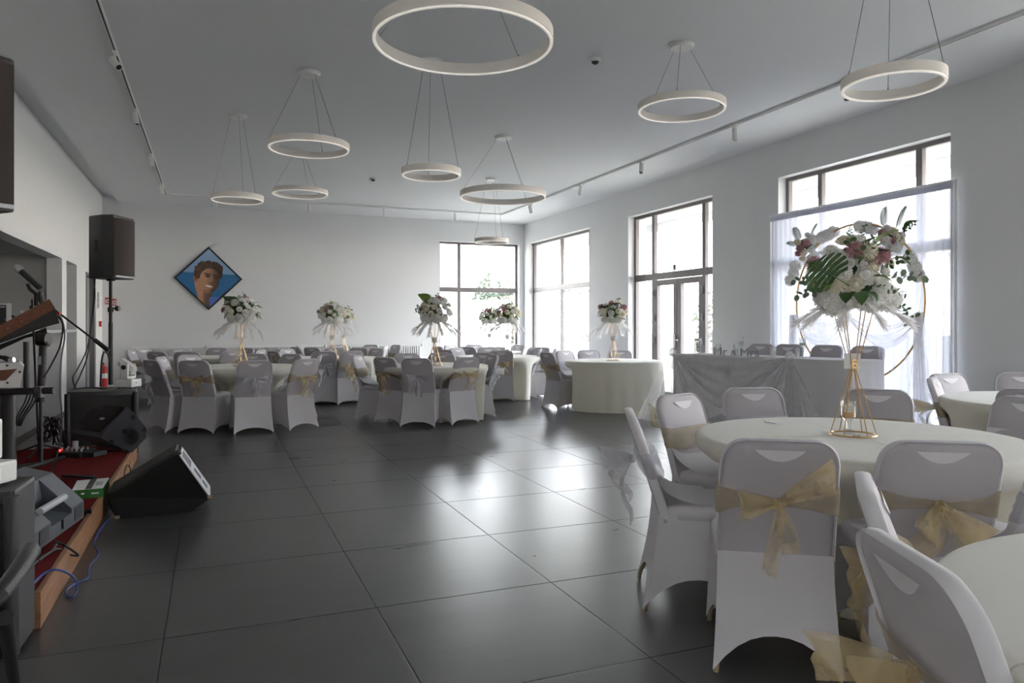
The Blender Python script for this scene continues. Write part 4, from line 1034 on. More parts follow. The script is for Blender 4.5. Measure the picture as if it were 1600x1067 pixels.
fan(HL*QM, -.16, .40, .22, .02, '', '', 3, .03).build('tulle_fan', M['tulle'], tu, True, True, 0)
def swag(u, v):
    s = HL*QM*u; sag = .62*(sin(pi*u)**.8); top = HZ+.012
    z = top-(.03+sag)*v*(.35+.65*sin(pi*u)) ; z = max(.06, z)
    return HA+hd*s-hn*(.03+.05*v*sin(pi*u)+.015*sin(v*26+u*5)*sin(pi*u)+.008*sin(u*60))+UP*z
MB().grid(swag, 50, 26).build('tulle_swag', M['tulle'], tu, True, True, 0)
def puddle(u, v):
    s = HL*(.30+.36*u); a = v*2*pi*.75; r = .10+.05*sin(u*pi)
    return HA+hd*s-hn*(.08+r*.6+.10*cos(a*1.0)+.012*sin(v*40+u*7))+UP*(.10+.16*sin(pi*u)*(1-v)+.05*sin(a*2)+.012*sin(v*33)+.0)
MB().grid(puddle, 24, 30).build('tulle_bunch', M['tulle'], tu, True, True, 0)
for s in (.0, HL*QM):
    p = HA+hd*s+UP*(HZ+.012)
    rnd = random.Random(int(s*10)); mb = MB()
    def knot(u, v):
        th = 2*pi*u; ph = pi*v; r = .045*(1+.22*sin(5*th+3*ph)+.15*sin(7*ph+2*th)); return p+Vector((r*sin(ph)*cos(th), r*sin(ph)*sin(th), r*1.1*cos(ph)+.012))-hn*.01
    mb.grid(knot, 24, 12, True).build('tulle_knot', M['tulle'], tu, True, True, 0)
# chairs behind the head table
for u, d, lab in ((1191, 9.75, 'leftmost white chair behind the head table, against the wall'), (1234, 9.32, 'second white chair from the left behind the head table'), (1294, 8.98, 'third white chair from the left behind the head table'), (1357, 8.55, 'white chair at the right end behind the head table, its whole back in view')):
    p = D(u, 0, d); f = atan2(-hn.y, -hn.x)
    o = p-Vector((cos(f), sin(f), 0))*BT
    chair(o.x, o.y, f, None, lab, 0, .06, PZ, 'white chairs behind the head table')
HT = HZ+.003
def on_head(u, off):
    a, b = 0.0, HL
    for _ in range(40):
        m_ = (a+b)/2
        if PU(HA+hd*m_+hn*off)[0] < u: a = m_
        else: b = m_
    return HA+hd*a+hn*off+UP*HT
def cyl_vase(u, v, h, r, label, flowers=False):
    p = on_head(u, v); t = thing('glass_vase' if flowers else 'pillar_candle_glass', label, 'vase' if flowers else 'candle holder', (p.x, p.y, HT), 0, None if flowers else 'pillar candles in glasses on the head table')
    MB().lathe([(0, 0), (r, 0), (r, h), (r-.003, h), (r-.003, .008), (0, .008)], n=20).build('glass', M['gl'], t, True)
    if flowers:
        MB().lathe([(0, h-.035), (r-.005, h-.035), (r-.005, h-.005), (0, h-.005)], n=14).build('candle', M['candle'], t, True)
        for k in range(4): flower('rose_c' if k % 2 else 'clus', t, (.008*cos(k*2), .008*sin(k*2), .05+.045*k), (cos(k*2.1), sin(k*2.1), .4), .022)
        for k in range(2): flower('sprigd', t, (0, 0, .02), (.1*(-1)**k, .1, 1), h*.55)
    else: MB().lathe([(0, .009), (r-.005, .009), (r-.005, h*.62), (r*.4, h*.64), (0, h*.63)], n=16).build('candle', M['candle'], t, True)
cyl_vase(1090, .12, .21, .042, 'tall glass vase with flowers in water at the left of the head table', True)
cyl_vase(1122.5, .22, .14, .034, 'glass with white pillar candle behind the Mr letters', False)
cyl_vase(1150, .22, .14, .034, 'glass with white pillar candle behind the ampersand', False)
cyl_vase(1208, .12, .125, .036, 'low pillar candle glass standing alone right of the Mrs letters', False)
cyl_vase(1246, .20, .115, .028, 'pillar candle glass beside the tulle knot on the head table', False)
def goblet(u, v, label):
    p = on_head(u, v); t = thing('goblet', label, 'glass', (p.x, p.y, HT), 0, 'tall glass goblets on the head table')
    MB().lathe([(0, 0), (.036, 0), (.036, .004), (.008, .012), (.006, .08), (.010, .10), (.034, .13), (.042, .235), (.040, .235), (.032, .134), (0, .11)], n=20).build('goblet_glass', M['gl'], t, True)
    MB().lathe([(0, .14), (.032, .145), (.036, .175), (0, .176)], n=14).build('floating_candle', M['candle'], t, True)
goblet(1158, .32, 'tall glass goblet with a candle above the Mrs letters'); goblet(1254, .24, 'tall glass goblet with a candle right of the tulle knot')
for txt, u, v, nm, lab in (('Mr', 1125, .09, 'letter_sign', 'silver glitter letters Mr standing on the head table'), ('&', 1146, .09, 'letter_sign', 'silver glitter ampersand standing on the head table'), ('Mrs', 1171, .06, 'letter_sign', 'silver glitter letters Mrs standing on the head table')):
    p = on_head(u, v); o = put(nm, text_mesh(txt, .15 if txt != '&' else .11, .012, M['silverglit'], nm), None, (p.x, p.y, HT)); o.rotation_euler = (pi/2, 0, atan2(hd.y, hd.x)+.45); tag(o, lab, 'letters', 'silver letters on the head table')
# ------------------------------------------------------------------ curtain and flower hoop
cu = thing('curtain', 'pleated sheer white curtain covering the lower window behind the hoop', 'curtain', (XR-.06, 6.78, PZ))
def curt(u, v):
    y = 8.10-(8.10-5.38)*u; z = 2.82+(PZ+.01-2.82)*v
    f = .022*sin(u*2*pi*30)+.012*sin(u*2*pi*13+1)*v+.02*sin(u*9+v*2)*v
    return Vector((XR-.085+f*(.5+.5*v), y+.012*sin(u*2*pi*30+1.5), z))
MB().grid(curt, 480, 10).build('curtain_cloth', M['curtain'], cu, True, True, 0)
MB().cyl((XR-.085, 8.14, 2.835), (XR-.085, 5.36, 2.835), .014, 10).build('curtain_rod', M['trackwhite'], cu, True, True)
for y in (8.13, 5.37): MB().cyl((XR-.085, y, PZ), (XR-.085, y, 2.84), .014, 10).build('curtain_post', M['trackwhite'], cu, True, True)
MB().ab((XR-.112, 5.38, 2.75), (XR-.11, 8.10, 2.82)).build('curtain_header', M['curtain'], cu, False, True)
XH = 7.04
def onX(u, v, X): r_ = (u-800)/FPX; d = X/(c_*r_+s_); return D(u, v, d)
hc = onX(1335, 473, XH); HR = .93
hp = thing('flower_hoop', 'large gold hoop backdrop draped in white tulle behind the head table', 'arch', (XH, hc.y, PZ))
MB().tube([(XH, hc.y+HR*cos(2*pi*k/96), hc.z+HR*sin(2*pi*k/96)) for k in range(96)], .011, 8, closed=True).build('hoop', M['gold'], hp, True, True)
for sg in (-1, 1): MB().tube([(XH, hc.y+sg*.25, hc.z-HR*.963), (XH, hc.y+sg*.3, PZ+.012)], .012, 8).build('foot_post', M['gold'], hp, True, True)
MB().ab((XH-.16, hc.y-.45, PZ), (XH+.10, hc.y+.45, PZ+.012)).build('foot_plate', M['gold'], hp, False, True)
def hoop_at(a, off=0): return Vector((XH-.02-off, hc.y+HR*cos(a), hc.z+HR*sin(a)))
def swag2(u, v):
    a0, a1 = radians(178), radians(2)      # y plus is the far (left in the photo) side
    y = hc.y-HR*.99+2*HR*.99*u; zc = hc.z-.14
    sag = .30*abs(sin(2*pi*u))**.9
    top = zc+.02-sag*.35; return Vector((XH-.05-.05*sin(v*24+u*3)*.4-.03*sin(pi*v), y, top-(.06+sag*.75+.03)*v+.01*sin(v*40)))
dp = thing('hoop_drape', 'white tulle swagged across the gold hoop and hanging at both sides', 'drape', (XH, hc.y, PZ))
MB().grid(swag2, 60, 22).build('tulle_swag', M['tulle'], dp, True, True, 0)
for sg, w in ((1, .18), (-1, .20)):
    def tail(u, v, sg=sg, w=w):
        y0 = hc.y+sg*HR*.98; z = hc.z-.13+(PZ+.02-hc.z+.13)*v
        return Vector((XH-.05+.04*sin(u*26+v*3)-.02, y0+(u-.5)*w*(.35+.75*v)+sg*.03*v, z))
    MB().grid(tail, 40, 14).build('tulle_tail', M['tulle'], dp, True, True, 0)
def inner(u, v):
    a = pi*(.02+.96*u); top = Vector((XH+.02, hc.y+HR*cos(a), hc.z+HR*sin(a))); z = top.z+(PZ+.03-top.z)*v
    return Vector((XH+.02+.025*sin(u*64)+.01*sin(v*5+u*9), top.y*(1-.25*v)+hc.y*.25*v, z))
MB().grid(inner, 160, 10).build('tulle_panel', M['tulle'], dp, True, True, 0)
def hoop_cluster(u, v, label, seed, items, fronds):
    p = onX(u, v, XH-.06); t = thing('flower_arrangement', label, 'flowers', p, 0, 'flower clusters on the gold hoop'); d0 = PU(p)[1]; rnd = random.Random(seed)
    MB().lathe([(0, -.10), (.10, -.06), (.12, 0), (.10, .06), (0, .10)], n=12).build('flower_foam', M['leafd'], t, True)
    for uu, vv, k, s in items:
        q = D(uu, vv, d0-.13*max(.1, 1-(((uu-u)**2+(vv-v)**2)/900.)))-p; flower(k, t, q, -FWD+RGT*(uu-u)*.03-UP*(vv-v)*.03, s, rnd.uniform(0, 6))
    for uu, vv, k, s, dx, dz in fronds: flower(k, t, D(uu, vv, d0-.02)-p, RGT*dx+UP*dz-FWD*.25, s, .6)
hoop_cluster(1259, 384, 'pink and cream flower cluster with palm fronds on the left of the hoop', 1,
    [(1250, 388, 'rose_p', .055), (1260, 380, 'mum_p', .05), (1256, 394, 'rose_c', .055), (1268, 390, 'rose_w', .06), (1246, 378, 'rose_c', .05), (1270, 374, 'clus', .07), (1262, 368, 'rose_w', .05), (1276, 381, 'rose_c', .05), (1247, 396, 'rose_p', .045), (1266, 401, 'rose_w', .055), (1254, 404, 'rose_c', .05), (1274, 399, 'clus', .05)],
    [(1266, 372, 'palm', .20, .35, 1), (1250, 376, 'palm', .20, -.5, .9), (1246, 384, 'palm', .16, -1, .3), (1274, 396, 'leaf', .16, 1, -.3), (1262, 404, 'leaf', .13, .2, -1)])
hoop_cluster(1393, 373, 'pink and cream flower cluster with palm fronds on the right of the hoop', 2,
    [(1378, 364, 'rose_p', .05), (1386, 358, 'rose_w', .06), (1396, 362, 'rose_c', .06), (1402, 370, 'rose_c', .05), (1394, 376, 'rose_p', .05), (1408, 378, 'rose_c', .06), (1384, 376, 'clus', .06), (1390, 386, 'rose_w', .055), (1402, 386, 'clus', .06), (1378, 372, 'mum_p', .04), (1399, 380, 'rose_w', .05), (1410, 368, 'rose_w', .05)],
    [(1380, 356, 'palm', .24, -.05, 1), (1400, 358, 'palm', .27, .3, 1), (1412, 362, 'leaf', .2, .7, .8), (1380, 380, 'leafl', .24, -.7, -.9), (1392, 392, 'leaf', .16, -.2, -1), (1406, 366, 'sprigd', .2, .8, .6)])
for u, v, lab, its in ((1294, 367, 'white blossom bunch on the hoop beside the left cluster', ((0, 0), (-9, 4), (9, -5))), (1354, 355, 'white blossom bunch on the hoop top beside the right cluster', ((0, 0), (-10, -1), (9, 3))), (1240, 428, 'white blossom bunch low on the left side of the hoop', ((3, -12), (0, 0), (-5, 10))), (1429, 417, 'white blossom bunch low on the right side of the hoop', ((-7, -13), (0, 0), (5, 13)))):
    p = onX(u, v, XH-.03); t = thing('flower_arrangement', lab, 'flowers', p, 0, 'white blossom bunches on the gold hoop'); d0 = PU(p)[1]
    for du, dv in its: flower('clus2', t, D(u+du, v+dv, d0)-p, -FWD+UP*.3, .075)

# ------------------------------------------------------------------ back wall fittings
def onY(u, v, Y): r_ = (u-800)/FPX; d = Y/(-s_*r_+c_); return D(u, v, d)
for k, (u0, u1) in enumerate(((204, 318), (334, 505), (521, 657))):
    a, b = onY(u0, 550, YB-.08).x, onY(u1, 550, YB-.08).x
    t = thing('radiator', ('white column radiator at the left of the back wall', 'white column radiator below the portrait and flowers on the back wall', 'white column radiator left of the corner window on the back wall')[k], 'radiator', ((a+b)/2, YB-.07, .22), 0, 'white radiators along the back wall')
    w = (b-a)/2; mb = MB(); n = int((b-a)/.052)
    for i in range(n): x = -w+(i+.5)*2*w/n; mb.ab((x-.013, -.045, .02), (x+.013, .03, .62))
    f = mb.build('fin', M['rad'], t); f['kind'] = 'stuff'
    MB().ab((-w, -.03, 0), (w, .02, .05), .01).ab((-w, -.03, .60), (w, .02, .65), .01).build('header', M['rad'], t)
    for sx in (-1, 1): MB().ab((sx*w*.8-.02, -.02, -.22), (sx*w*.8+.02, .02, .02)).build('foot', M['rad'], t)
    MB().cyl((w, -.01, .62), (w+.05, -.01, .62), .014, 8).cyl((w+.05, -.01, .60), (w+.05, -.01, .67), .018, 8).build('valve', M['steel'], t)
# framed portrait (a flat print)
pp = onY(326, 435, YB-.03); S = .965
ft = thing('framed_portrait', 'diamond-hung black framed photo print of a smiling curly-haired man by the sea', 'picture', (pp.x, YB-.022, pp.z))
def sq(a, b, c, d, m, nm, t0=-.02, t1=.018):
    q = [(a, b), (c, b), (c, d), (a, d)]; R = [((x-z)*.70711, (x+z)*.70711) for x, z in q]
    return MB().prism([(x, t0, z) for x, z in R], (0, t1-t0, 0)).build(nm, m, ft)
h = S/2; fw = .033
for a, b, c, d in ((-h, -h, h, -h+fw), (-h, h-fw, h, h), (-h, -h+fw, -h+fw, h-fw), (h-fw, -h+fw, h, h-fw)): sq(a, b, c, d, M['black'], 'frame_side')
def paint(a, b):
    """printed picture: a, b in -1..1 across the diamond's diagonals"""
    def el(cx, cy, rx, ry, rot=0):
        dx, dy = a-cx, b-cy; c, s = cos(rot), sin(rot); x, y = dx*c+dy*s, -dx*s+dy*c
        return (x/rx)**2+(y/ry)**2
    nz = sin(a*91+b*37)*sin(b*83-a*29)
    hz = .17-.04*a
    if b > hz: col = [.165+.10*(b-hz), .27+.10*(b-hz), .43+.10*(b-hz)]
    else:
        w = .12*sin(b*75+3*sin(a*6))+.06*nz; col = [.018+.01*w, .105+.07*w, .24+.10*w]
    neck = (-.44+.25*max(0, -.2-b) < a < .10 + .05*(b+.6)) and b < -.05 and a > -.47
    if neck:
        sh = 1 if a < -.18+.25*(b+.6)*.0 else .45
        if a > -.12: sh = .22
        col = [.36*sh+.02, .19*sh+.01, .105*sh+.01]
    if a > .02-.1*(b+.75) and b < -.68+.9*(a-.0) and b > -1 and a < .35 and b < -.62: col = [.06, .12, .38]
    ear = el(-.40, .0, .07, .13, .1)
    if ear < 1: col = [.30, .12, .065] if ear > .35 else [.17, .06, .03]
    fc = el(-.005, -.06, .345, .45, -.10)
    if fc < 1:
        sh = .5+.5*math.tanh(-(a-.08-.10*b)*8); base = [.36, .195, .11]; dk = [.075, .04, .03]
        col = [dk[i]+(base[i]-dk[i])*sh for i in range(3)]
        if el(-.16, .02, .11, .10) < 1: col = [c*1.08 for c in col]
        for ex, ey in ((-.03, .075), (.24, .02)):
            if el(ex, ey, .085, .038, -.2) < 1: col = [.045, .022, .016]
            if el(ex, ey+.075, .12, .028, -.2) < 1: col = [.05, .022, .012]
        if el(.09, -.06, .045, .15, -.1) < 1: col = [c*1.25 for c in col]
        if el(.07, -.16, .085, .04) < 1: col = [c*.62 for c in col]
        mo = el(-.0, -.27, .145, .055, -.22)
        if mo < 1: col = [.28, .11, .08]
        if el(-.0, -.262, .115, .030, -.22) < 1: col = [.62, .56, .50]
        if el(.02, -.42, .20, .10) < 1 and fc > .55: col = [c*.7 for c in col]
    ang = atan2(b-.28, a); rh = 1+.07*sin(9*ang)+.05*sin(17*ang+2)
    hair = min(el(.02, .36, .42*rh, .23*rh, -.08), el(-.28, .22, .17, .24, -.35), el(.32, .25, .12, .27, .1))
    face_cut = el(.03, -.02, .31, .36, -.1) < 1
    if hair < 1 and not face_cut:
        t = .5+.5*sin(a*38+3*sin(b*25))*sin(b*33+2*sin(a*21)); k = (.55 if a > .12 else 1)
        col = [(.025+.11*t*t)*k+.006, (.014+.048*t*t)*k+.005, (.009+.02*t*t)*k+.005]
    return [max(0, min(1, c*1.35)) for c in col]
def print_mesh():
    N = 150; hh = h-fw+.002; vs = []; cols = []
    for j in range(N):
        for i in range(N):
            x = -hh+2*hh*i/(N-1); z = -hh+2*hh*j/(N-1); X, Z = (x-z)*.70711, (x+z)*.70711
            vs.append((X, -.008, Z)); cols.append(paint(X/(hh*1.41421), Z/(hh*1.41421)))
    fs = [(j*N+i, j*N+i+1, (j+1)*N+i+1, (j+1)*N+i) for j in range(N-1) for i in range(N-1)]
    me = bpy.data.meshes.new('photo_print'); me.from_pydata(vs, [], fs)
    ca = me.color_attributes.new('Col', 'FLOAT_COLOR', 'POINT')
    for i, c in enumerate(cols): ca.data[i].color = (*c, 1)
    m, n, l, b = new_mat('photo_print'); at = n.new('ShaderNodeAttribute'); at.attribute_name = 'Col'; l.new(at.outputs['Color'], b.inputs['Base Color']); b.inputs['Roughness'].default_value = .4
    me.materials.append(m); return me
put('photo_print', print_mesh(), ft)
# extinguisher, signs, call point, switch
p = G(167, 606); p.y = YB-.13
t = thing('fire_extinguisher', 'red fire extinguisher standing in the far left corner', 'extinguisher', (p.x, p.y, 0))
MB().lathe([(0, 0), (.075, 0), (.08, .02), (.08, .42), (.06, .48), (.03, .50), (.03, .53), (0, .53)], n=20).build('cylinder', M['red'], t, True)
MB().ab((-.02, -.06, .53), (.02, .06, .56), .005).build('valve_handle', M['black'], t)
MB().tube([(.0, -.04, .53), (-.08, -.06, .50), (-.10, -.05, .35), (-.09, -.04, .12)], .011, 8).build('hose', M['black'], t, True)
MB().lathe([(.0805, .24), (.081, .24), (.081, .34), (.0805, .34)], n=20).build('label_band', M['card'], t)
for u, v, lab in ((168, 470, 'left of two small red fire signs on the back wall by the speaker pole'), (178, 472, 'right of two small red fire signs on the back wall by the speaker pole')):
    p = onY(u, v, YB); q = tag(MB().ab((-.045, -.012, -.07), (.045, -.001, .07), .002).build('fire_sign', M['red']), lab, 'sign', 'red fire signs on the back wall'); q.location = p
    MB().ab((-.03, -.014, -.05), (-.01, -.012, .03)).ab((.005, -.014, -.05), (.035, -.012, -.02)).ab((.005, -.014, .0), (.03, -.012, .04)).build('pictogram', M['card'], q)
p = onX(155, 506, XL); t = tag(MB().ab((0, -.055, -.055), (.045, .055, .055), .006).build('call_point', M['red']), 'red fire alarm call point on the left wall by the corner', 'alarm'); t.location = p
MB().ab((.045, -.03, -.03), (.047, .03, .02)).build('press_plate', M['card'], t)
p = onX(152.5, 469, XL); t = tag(MB().ab((0, -.05, -.16), (.02, .05, .16), .004).build('wall_panel', M['greymetal']), 'narrow grey switch panel above the red call point', 'switch'); t.location = p
for z in (-.09, 0, .09): MB().ab((.02, -.03, z-.03), (.025, .03, z+.03), .002).build('switch_key', M['doorgrey'], t)
p = onX(141.5, 418, XL); t = tag(MB().ab((0, -.17, -.10), (.03, .17, .10), .004).build('exit_sign', M['signgreen']), 'green exit sign above the grey door in the left wall', 'sign'); t.location = p
MB().ab((.03, -.12, -.06), (.032, -.05, .06)).prism([(.03, .02, -.03), (.03, .02, .03), (.03, .11, 0)], (.002, 0, 0)).build('pictogram', M['card'], t)

# ------------------------------------------------------------------ stage
SZ = .157; SX = -.685; SY0, SY1 = 3.68, 8.0
st = thing('stage', 'low stage with red carpet and bare wooden edge along the left wall', 'stage', ((SX+XL)/2, (SY0+SY1)/2, 0))
MB().ab((XL+.02, SY0+.02, .002), (SX-.02, SY1-.02, SZ-.006)).build('deck', M['stagewood'], st, False, True)
MB().ab((XL+.02, SY0+.004, SZ-.006), (SX-.03, SY1-.01, SZ)).build('carpet', M['carpet'], st, False, True)
for k in range(3):
    a = SY0+(SY1-SY0)*k/3; MB().ab((SX-.022, a+.001, .002), (SX, SY0+(SY1-SY0)*(k+1)/3-.001, SZ+.002), .002).build('edge_board', M['stagewood'], st, False, True)
MB().ab((XL+.02, SY0, .002), (SX-.022, SY0+.018, SZ+.002), .002).build('edge_board', M['stagewood'], st, False, True)
MB().ab((XL+.02, SY1-.02, .002), (SX-.022, SY1, SZ+.002), .002).build('edge_board', M['stagewood'], st, False, True)

def pol(t, name, pts, vec, m, bev=0):
    return MB().prism(pts, vec).build(name, m, t, False, True)
def subwoofer(cx, cy, rz, w, dp, h, label):
    t = thing('subwoofer', label, 'speaker', (cx, cy, 0), rz, 'black subwoofers under the pole speakers')
    MB().box((0, dp*.06, h/2+.008), (w, dp*.88, h-.016), None, .015).build('cabinet', M['blackpl'], t)
    n = 10; f = [(-w*.46+w*.92*i/n, -dp*.40-.05*sin(pi*i/n), 0) for i in range(n+1)]
    MB().prism([(x, y, .05) for x, y, z in f]+[(w*.46, -dp*.36, .05), (-w*.46, -dp*.36, .05)], (0, 0, h-.10)).build('front_grille', M['darkgrille'], t)
    for sx in (-1, 1): MB().tube([(sx*w*.485, -dp*.40, .03), (sx*w*.485, -dp*.40, h-.02)], .028, 10).build('corner_post', M['blackpl'], t, True)
    MB().prism([(x*1.05, y*1.02, h-.045) for x, y, z in f]+[(w*.49, -dp*.3, h-.045), (-w*.49, -dp*.3, h-.045)], (0, 0, .044)).build('top_lip', M['blackpl'], t)
    for sx in (-1, 1):
        for sy in (-1, 1): MB().cyl((sx*w*.4, sy*dp*.36, 0), (sx*w*.4, sy*dp*.36, .012), .02, 10).build('foot', M['black'], t)
    MB().lathe([(0, 0), (.04, 0), (.04, .012), (.02, .014), (0, .014)], (0, 0, h), 16).build('pole_socket', M['black'], t, True)
    return t
ry_ = (FWD-RGT*.50).normalized(); rl_ = Vector((-ry_.y, ry_.x, 0)); rl_ = rl_ if rl_.dot(RGT) < 0 else -rl_
k1 = G(213, 714); ctr1 = k1+rl_*.30+ry_*.29
subwoofer(ctr1.x, ctr1.y, atan2(-rl_.y, -rl_.x), .60, .58, .665, 'black subwoofer on the floor beyond the far end of the stage')
sub2 = subwoofer(-1.035, 3.50, radians(-2), .66, .34, .665, 'tall black subwoofer cut by the left frame edge, nearest the viewpoint')
def pa_speaker(x, y, z, rz, label, h=.66, w=.37, dp=.36):
    t = thing('loudspeaker', label, 'speaker', (x, y, z), rz, 'loudspeakers on poles')
    pl = [(dp*.42, -w/2), (dp*.42, w/2), (dp*.05, w/2), (-dp*.5, w*.27), (-dp*.5, -w*.27), (dp*.05, -w/2)]
    bm = bmesh.new(); vs = [bm.verts.new((a, b, zz)) for zz in (0, h) for a, b in pl]; n = 6
    bm.faces.new(vs[:n][::-1]); bm.faces.new(vs[n:])
    for i in range(n): bm.faces.new((vs[i], vs[(i+1) % n], vs[(i+1) % n+n], vs[i+n]))
    bmesh.ops.bevel(bm, geom=bm.edges[:], offset=.018, segments=2, profile=.6, affect='EDGES')
    me = bpy.data.meshes.new('cabinet'); bm.to_mesh(me); bm.free(); me.materials.append(M['blackpl']); put('cabinet', me, t)
    def gf(u, v): return Vector((dp*.425+.035*(1-(2*u-1)**2)+.004, (u-.5)*w*.95, .03+(h-.06)*v))
    g = MB().grid(gf, 13, 3); g.prism([gf(i/12, 0) for i in range(13)]+[(dp*.40, w*.47, .03), (dp*.40, -w*.47, .03)], (0, 0, h-.06)); g.build('front_grille', M['grille'], t)
    MB().ab((dp*.44, -w*.46, .012), (dp*.475, w*.46, .03), .004).build('trim_strip', M['greymetal'], t)
    MB().ab((dp*.458, -.04, .032), (dp*.474, .03, .066), .002).build('badge', M['greymetal'], t)
    for sg in (-1, 1): MB().ab((-dp*.18, sg*w*.40-.02, h*.40), (-dp*.10, sg*w*.40+.02, h*.60), .008).build('handle', M['black'], t)
    MB().lathe([(0, -.02), (.04, -.02), (.045, 0), (0, 0)], (0, 0, 0), 16).build('pole_cup', M['black'], t, True)
    return t
def speaker_pole(x, y, z0, z1, label, knob=True):
    t = thing('speaker_pole', label, 'stand', (x, y, z0), 0, 'black speaker poles')
    zz = z1-z0
    MB().cyl((0, 0, 0), (0, 0, zz*.6), .022, 14).build('lower_tube', M['black'], t, True)
    MB().cyl((0, 0, zz*.58), (0, 0, zz), .0175, 14).build('upper_tube', M['black'], t, True)
    k = MB().cyl((0, 0, zz*.70), (0, 0, zz*.745), .030, 14).build('collar', M['black'], t, True)
    q = RGT*.075; MB().cyl((0, 0, zz*.735), (q.x, q.y, zz*.735), .009, 8).cyl((q.x*.75, q.y*.75, zz*.735), (q.x*1.25, q.y*1.25, zz*.735), .028, 14).build('knob', M['black'], k, True)
    return t
pz = D(173, 500, 7.78); zb1 = CAMH+(HOR-436)*7.78/FPX
speaker_pole(pz.x, pz.y, .68, zb1-.02, 'black speaker pole standing on the far subwoofer')
pa_speaker(pz.x, pz.y, zb1, radians(-27), 'black loudspeaker on the pole near the far left corner', .66, .37, .36)
speaker_pole(-.985, 3.47, .68, 1.735, 'black speaker pole on the nearest subwoofer at the left frame edge')
pa_speaker(-.985, 3.47, 1.755, radians(-48), 'brown-grilled loudspeaker cut by the left frame edge, high up', .62, .40, .36)
def moving_head(x, y, z, rz, tilt, label, s=1.0):
    t = thing('moving_head_light', label, 'stage light', (x, y, z), rz, 'white moving head stage lights')
    MB().box((0, 0, .052*s), (.21*s, .19*s, .085*s), None, .012*s).build('base', M['whitepl'], t)
    for sx in (-1, 1):
        for sy in (-1, 1): MB().cyl((sx*.075*s, sy*.065*s, 0), (sx*.075*s, sy*.065*s, .012*s), .014*s, 8).build('foot', M['black'], t)
    MB().ab((-.035*s, -.0965*s, .025*s), (.02*s, -.0945*s, .075*s)).build('display', M['card'], t); MB().ab((-.02*s, -.0985*s, .045*s), (-.004*s, -.0965*s, .065*s)).build('display_window', M['walnut'], t)
    y_ = MB().lathe([(0, .095*s), (.06*s, .095*s), (.055*s, .11*s), (0, .11*s)], n=20).build('yoke', M['whitepl'], t, True)
    for sx in (-1, 1):
        MB().box((sx*.078*s, 0, .18*s), (.028*s, .085*s, .16*s), None, .012*s).box((sx*.04*s, 0, .112*s), (.09*s, .085*s, .025*s), None, .008*s).build('yoke_arm', M['whitepl'], y_)
        MB().cyl((sx*.09*s, 0, .225*s), (sx*.096*s, 0, .225*s), .026*s, 16).build('tilt_cap', M['black'], y_, True)
    hd_ = MB().lathe([(0, -.085), (.045, -.085), (.060, -.06), (.062, .02), (.056, .05), (.052, .095), (.046, .10), (.044, .09), (0, .09)], n=8).build('lamp_head', M['whitepl'], t)
    hd_.location = (0, 0, .225*s); hd_.rotation_euler = (tilt, 0, 0); hd_.scale = (s, s, s)
    l_ = MB().lathe([(0, .091), (.043, .091), (.04, .097), (0, .102)], n=18).build('lens', M['dark'], hd_, True)
    return t
p = D(200, 0, 7.55); moving_head(p.x, p.y, .667, radians(-22+90), radians(-52), 'white moving head light on the far subwoofer beside the speaker pole', .95)
moving_head(-.868, 3.47, .667, radians(62), radians(-38), 'white moving head light on the nearest subwoofer at the left edge', 1.0)

# floor wedge
d0 = 4.98
w_pts = [D(280, 713, 5.05), D(327.5, 779, 5.18), G(297, 800, .004), G(183, 811, .004), D(166, 785, 4.93), D(170, 776, 4.93), D(276, 711, 5.05)]
ex_ = FWD*.40-RGT*.167
t = thing('floor_wedge', 'scuffed black floor monitor wedge standing on the tiles beside the stage', 'speaker', (G(240, 806).x, G(240, 806).y, 0))
pol(t, 'cabinet', w_pts, ex_, M['blackbox'])
nrm = (w_pts[1]-w_pts[0]).cross(ex_).normalized(); nrm = nrm if nrm.dot(RGT) > 0 else -nrm
a, b = w_pts[0], w_pts[1]
pl_ = pol(t, 'rear_panel', [a+ex_*.02+nrm*.001, b+ex_*.02+nrm*.001, b+ex_*.98+nrm*.001, a+ex_*.98+nrm*.001], nrm*.006, M['greymetal'])
o_ = Vector(t.location)
def quad_on(par, name, f0, f1, g0, g1, m, off=.008, th=.002):
    q = [a.lerp(b, f)+ex_*g+nrm*off-o_ for f, g in ((f0, g0), (f1, g0), (f1, g1), (f0, g1))]
    return MB().prism(q, nrm*th).build(name, m, par)
quad_on(pl_, 'slot', .44, .66, .40, .62, M['dark']); quad_on(pl_, 'slot', .72, .88, .40, .58, M['dark'])
mb = MB()
for i in range(7):
    for j in range(6):
        f = .06+.04*i; g = .2+.1*j; q = [a.lerp(b, f+df)+ex_*(g+dg)+nrm*.0075-o_ for df, dg in ((0, 0), (.022, 0), (.022, .06), (0, .06))]; mb.prism(q, nrm*.002)
mb.build('vent_holes', M['dark'], pl_)
bf = w_pts[6]; be = w_pts[5]; bn = (be-bf).cross(ex_).normalized(); bn = bn if bn.z > 0 else -bn
pol(t, 'front_grille', [bf+ex_*.04+bn*.001, be+ex_*.04+bn*.001, be+ex_*.96+bn*.001, bf+ex_*.96+bn*.001], bn*.022, M['darkgrille'])
for q in (w_pts[3], w_pts[1]): MB().box(q+ex_*.02+UP*.012, (.03, .03, .02), None, .004).build('corner_chip', M['ply'], t, False, True)
MB().cyl(w_pts[0]+ex_*.15, w_pts[0]+ex_*.15+UP*.03-RGT*.02, .018, 8).build('knob', M['black'], t, True, True)
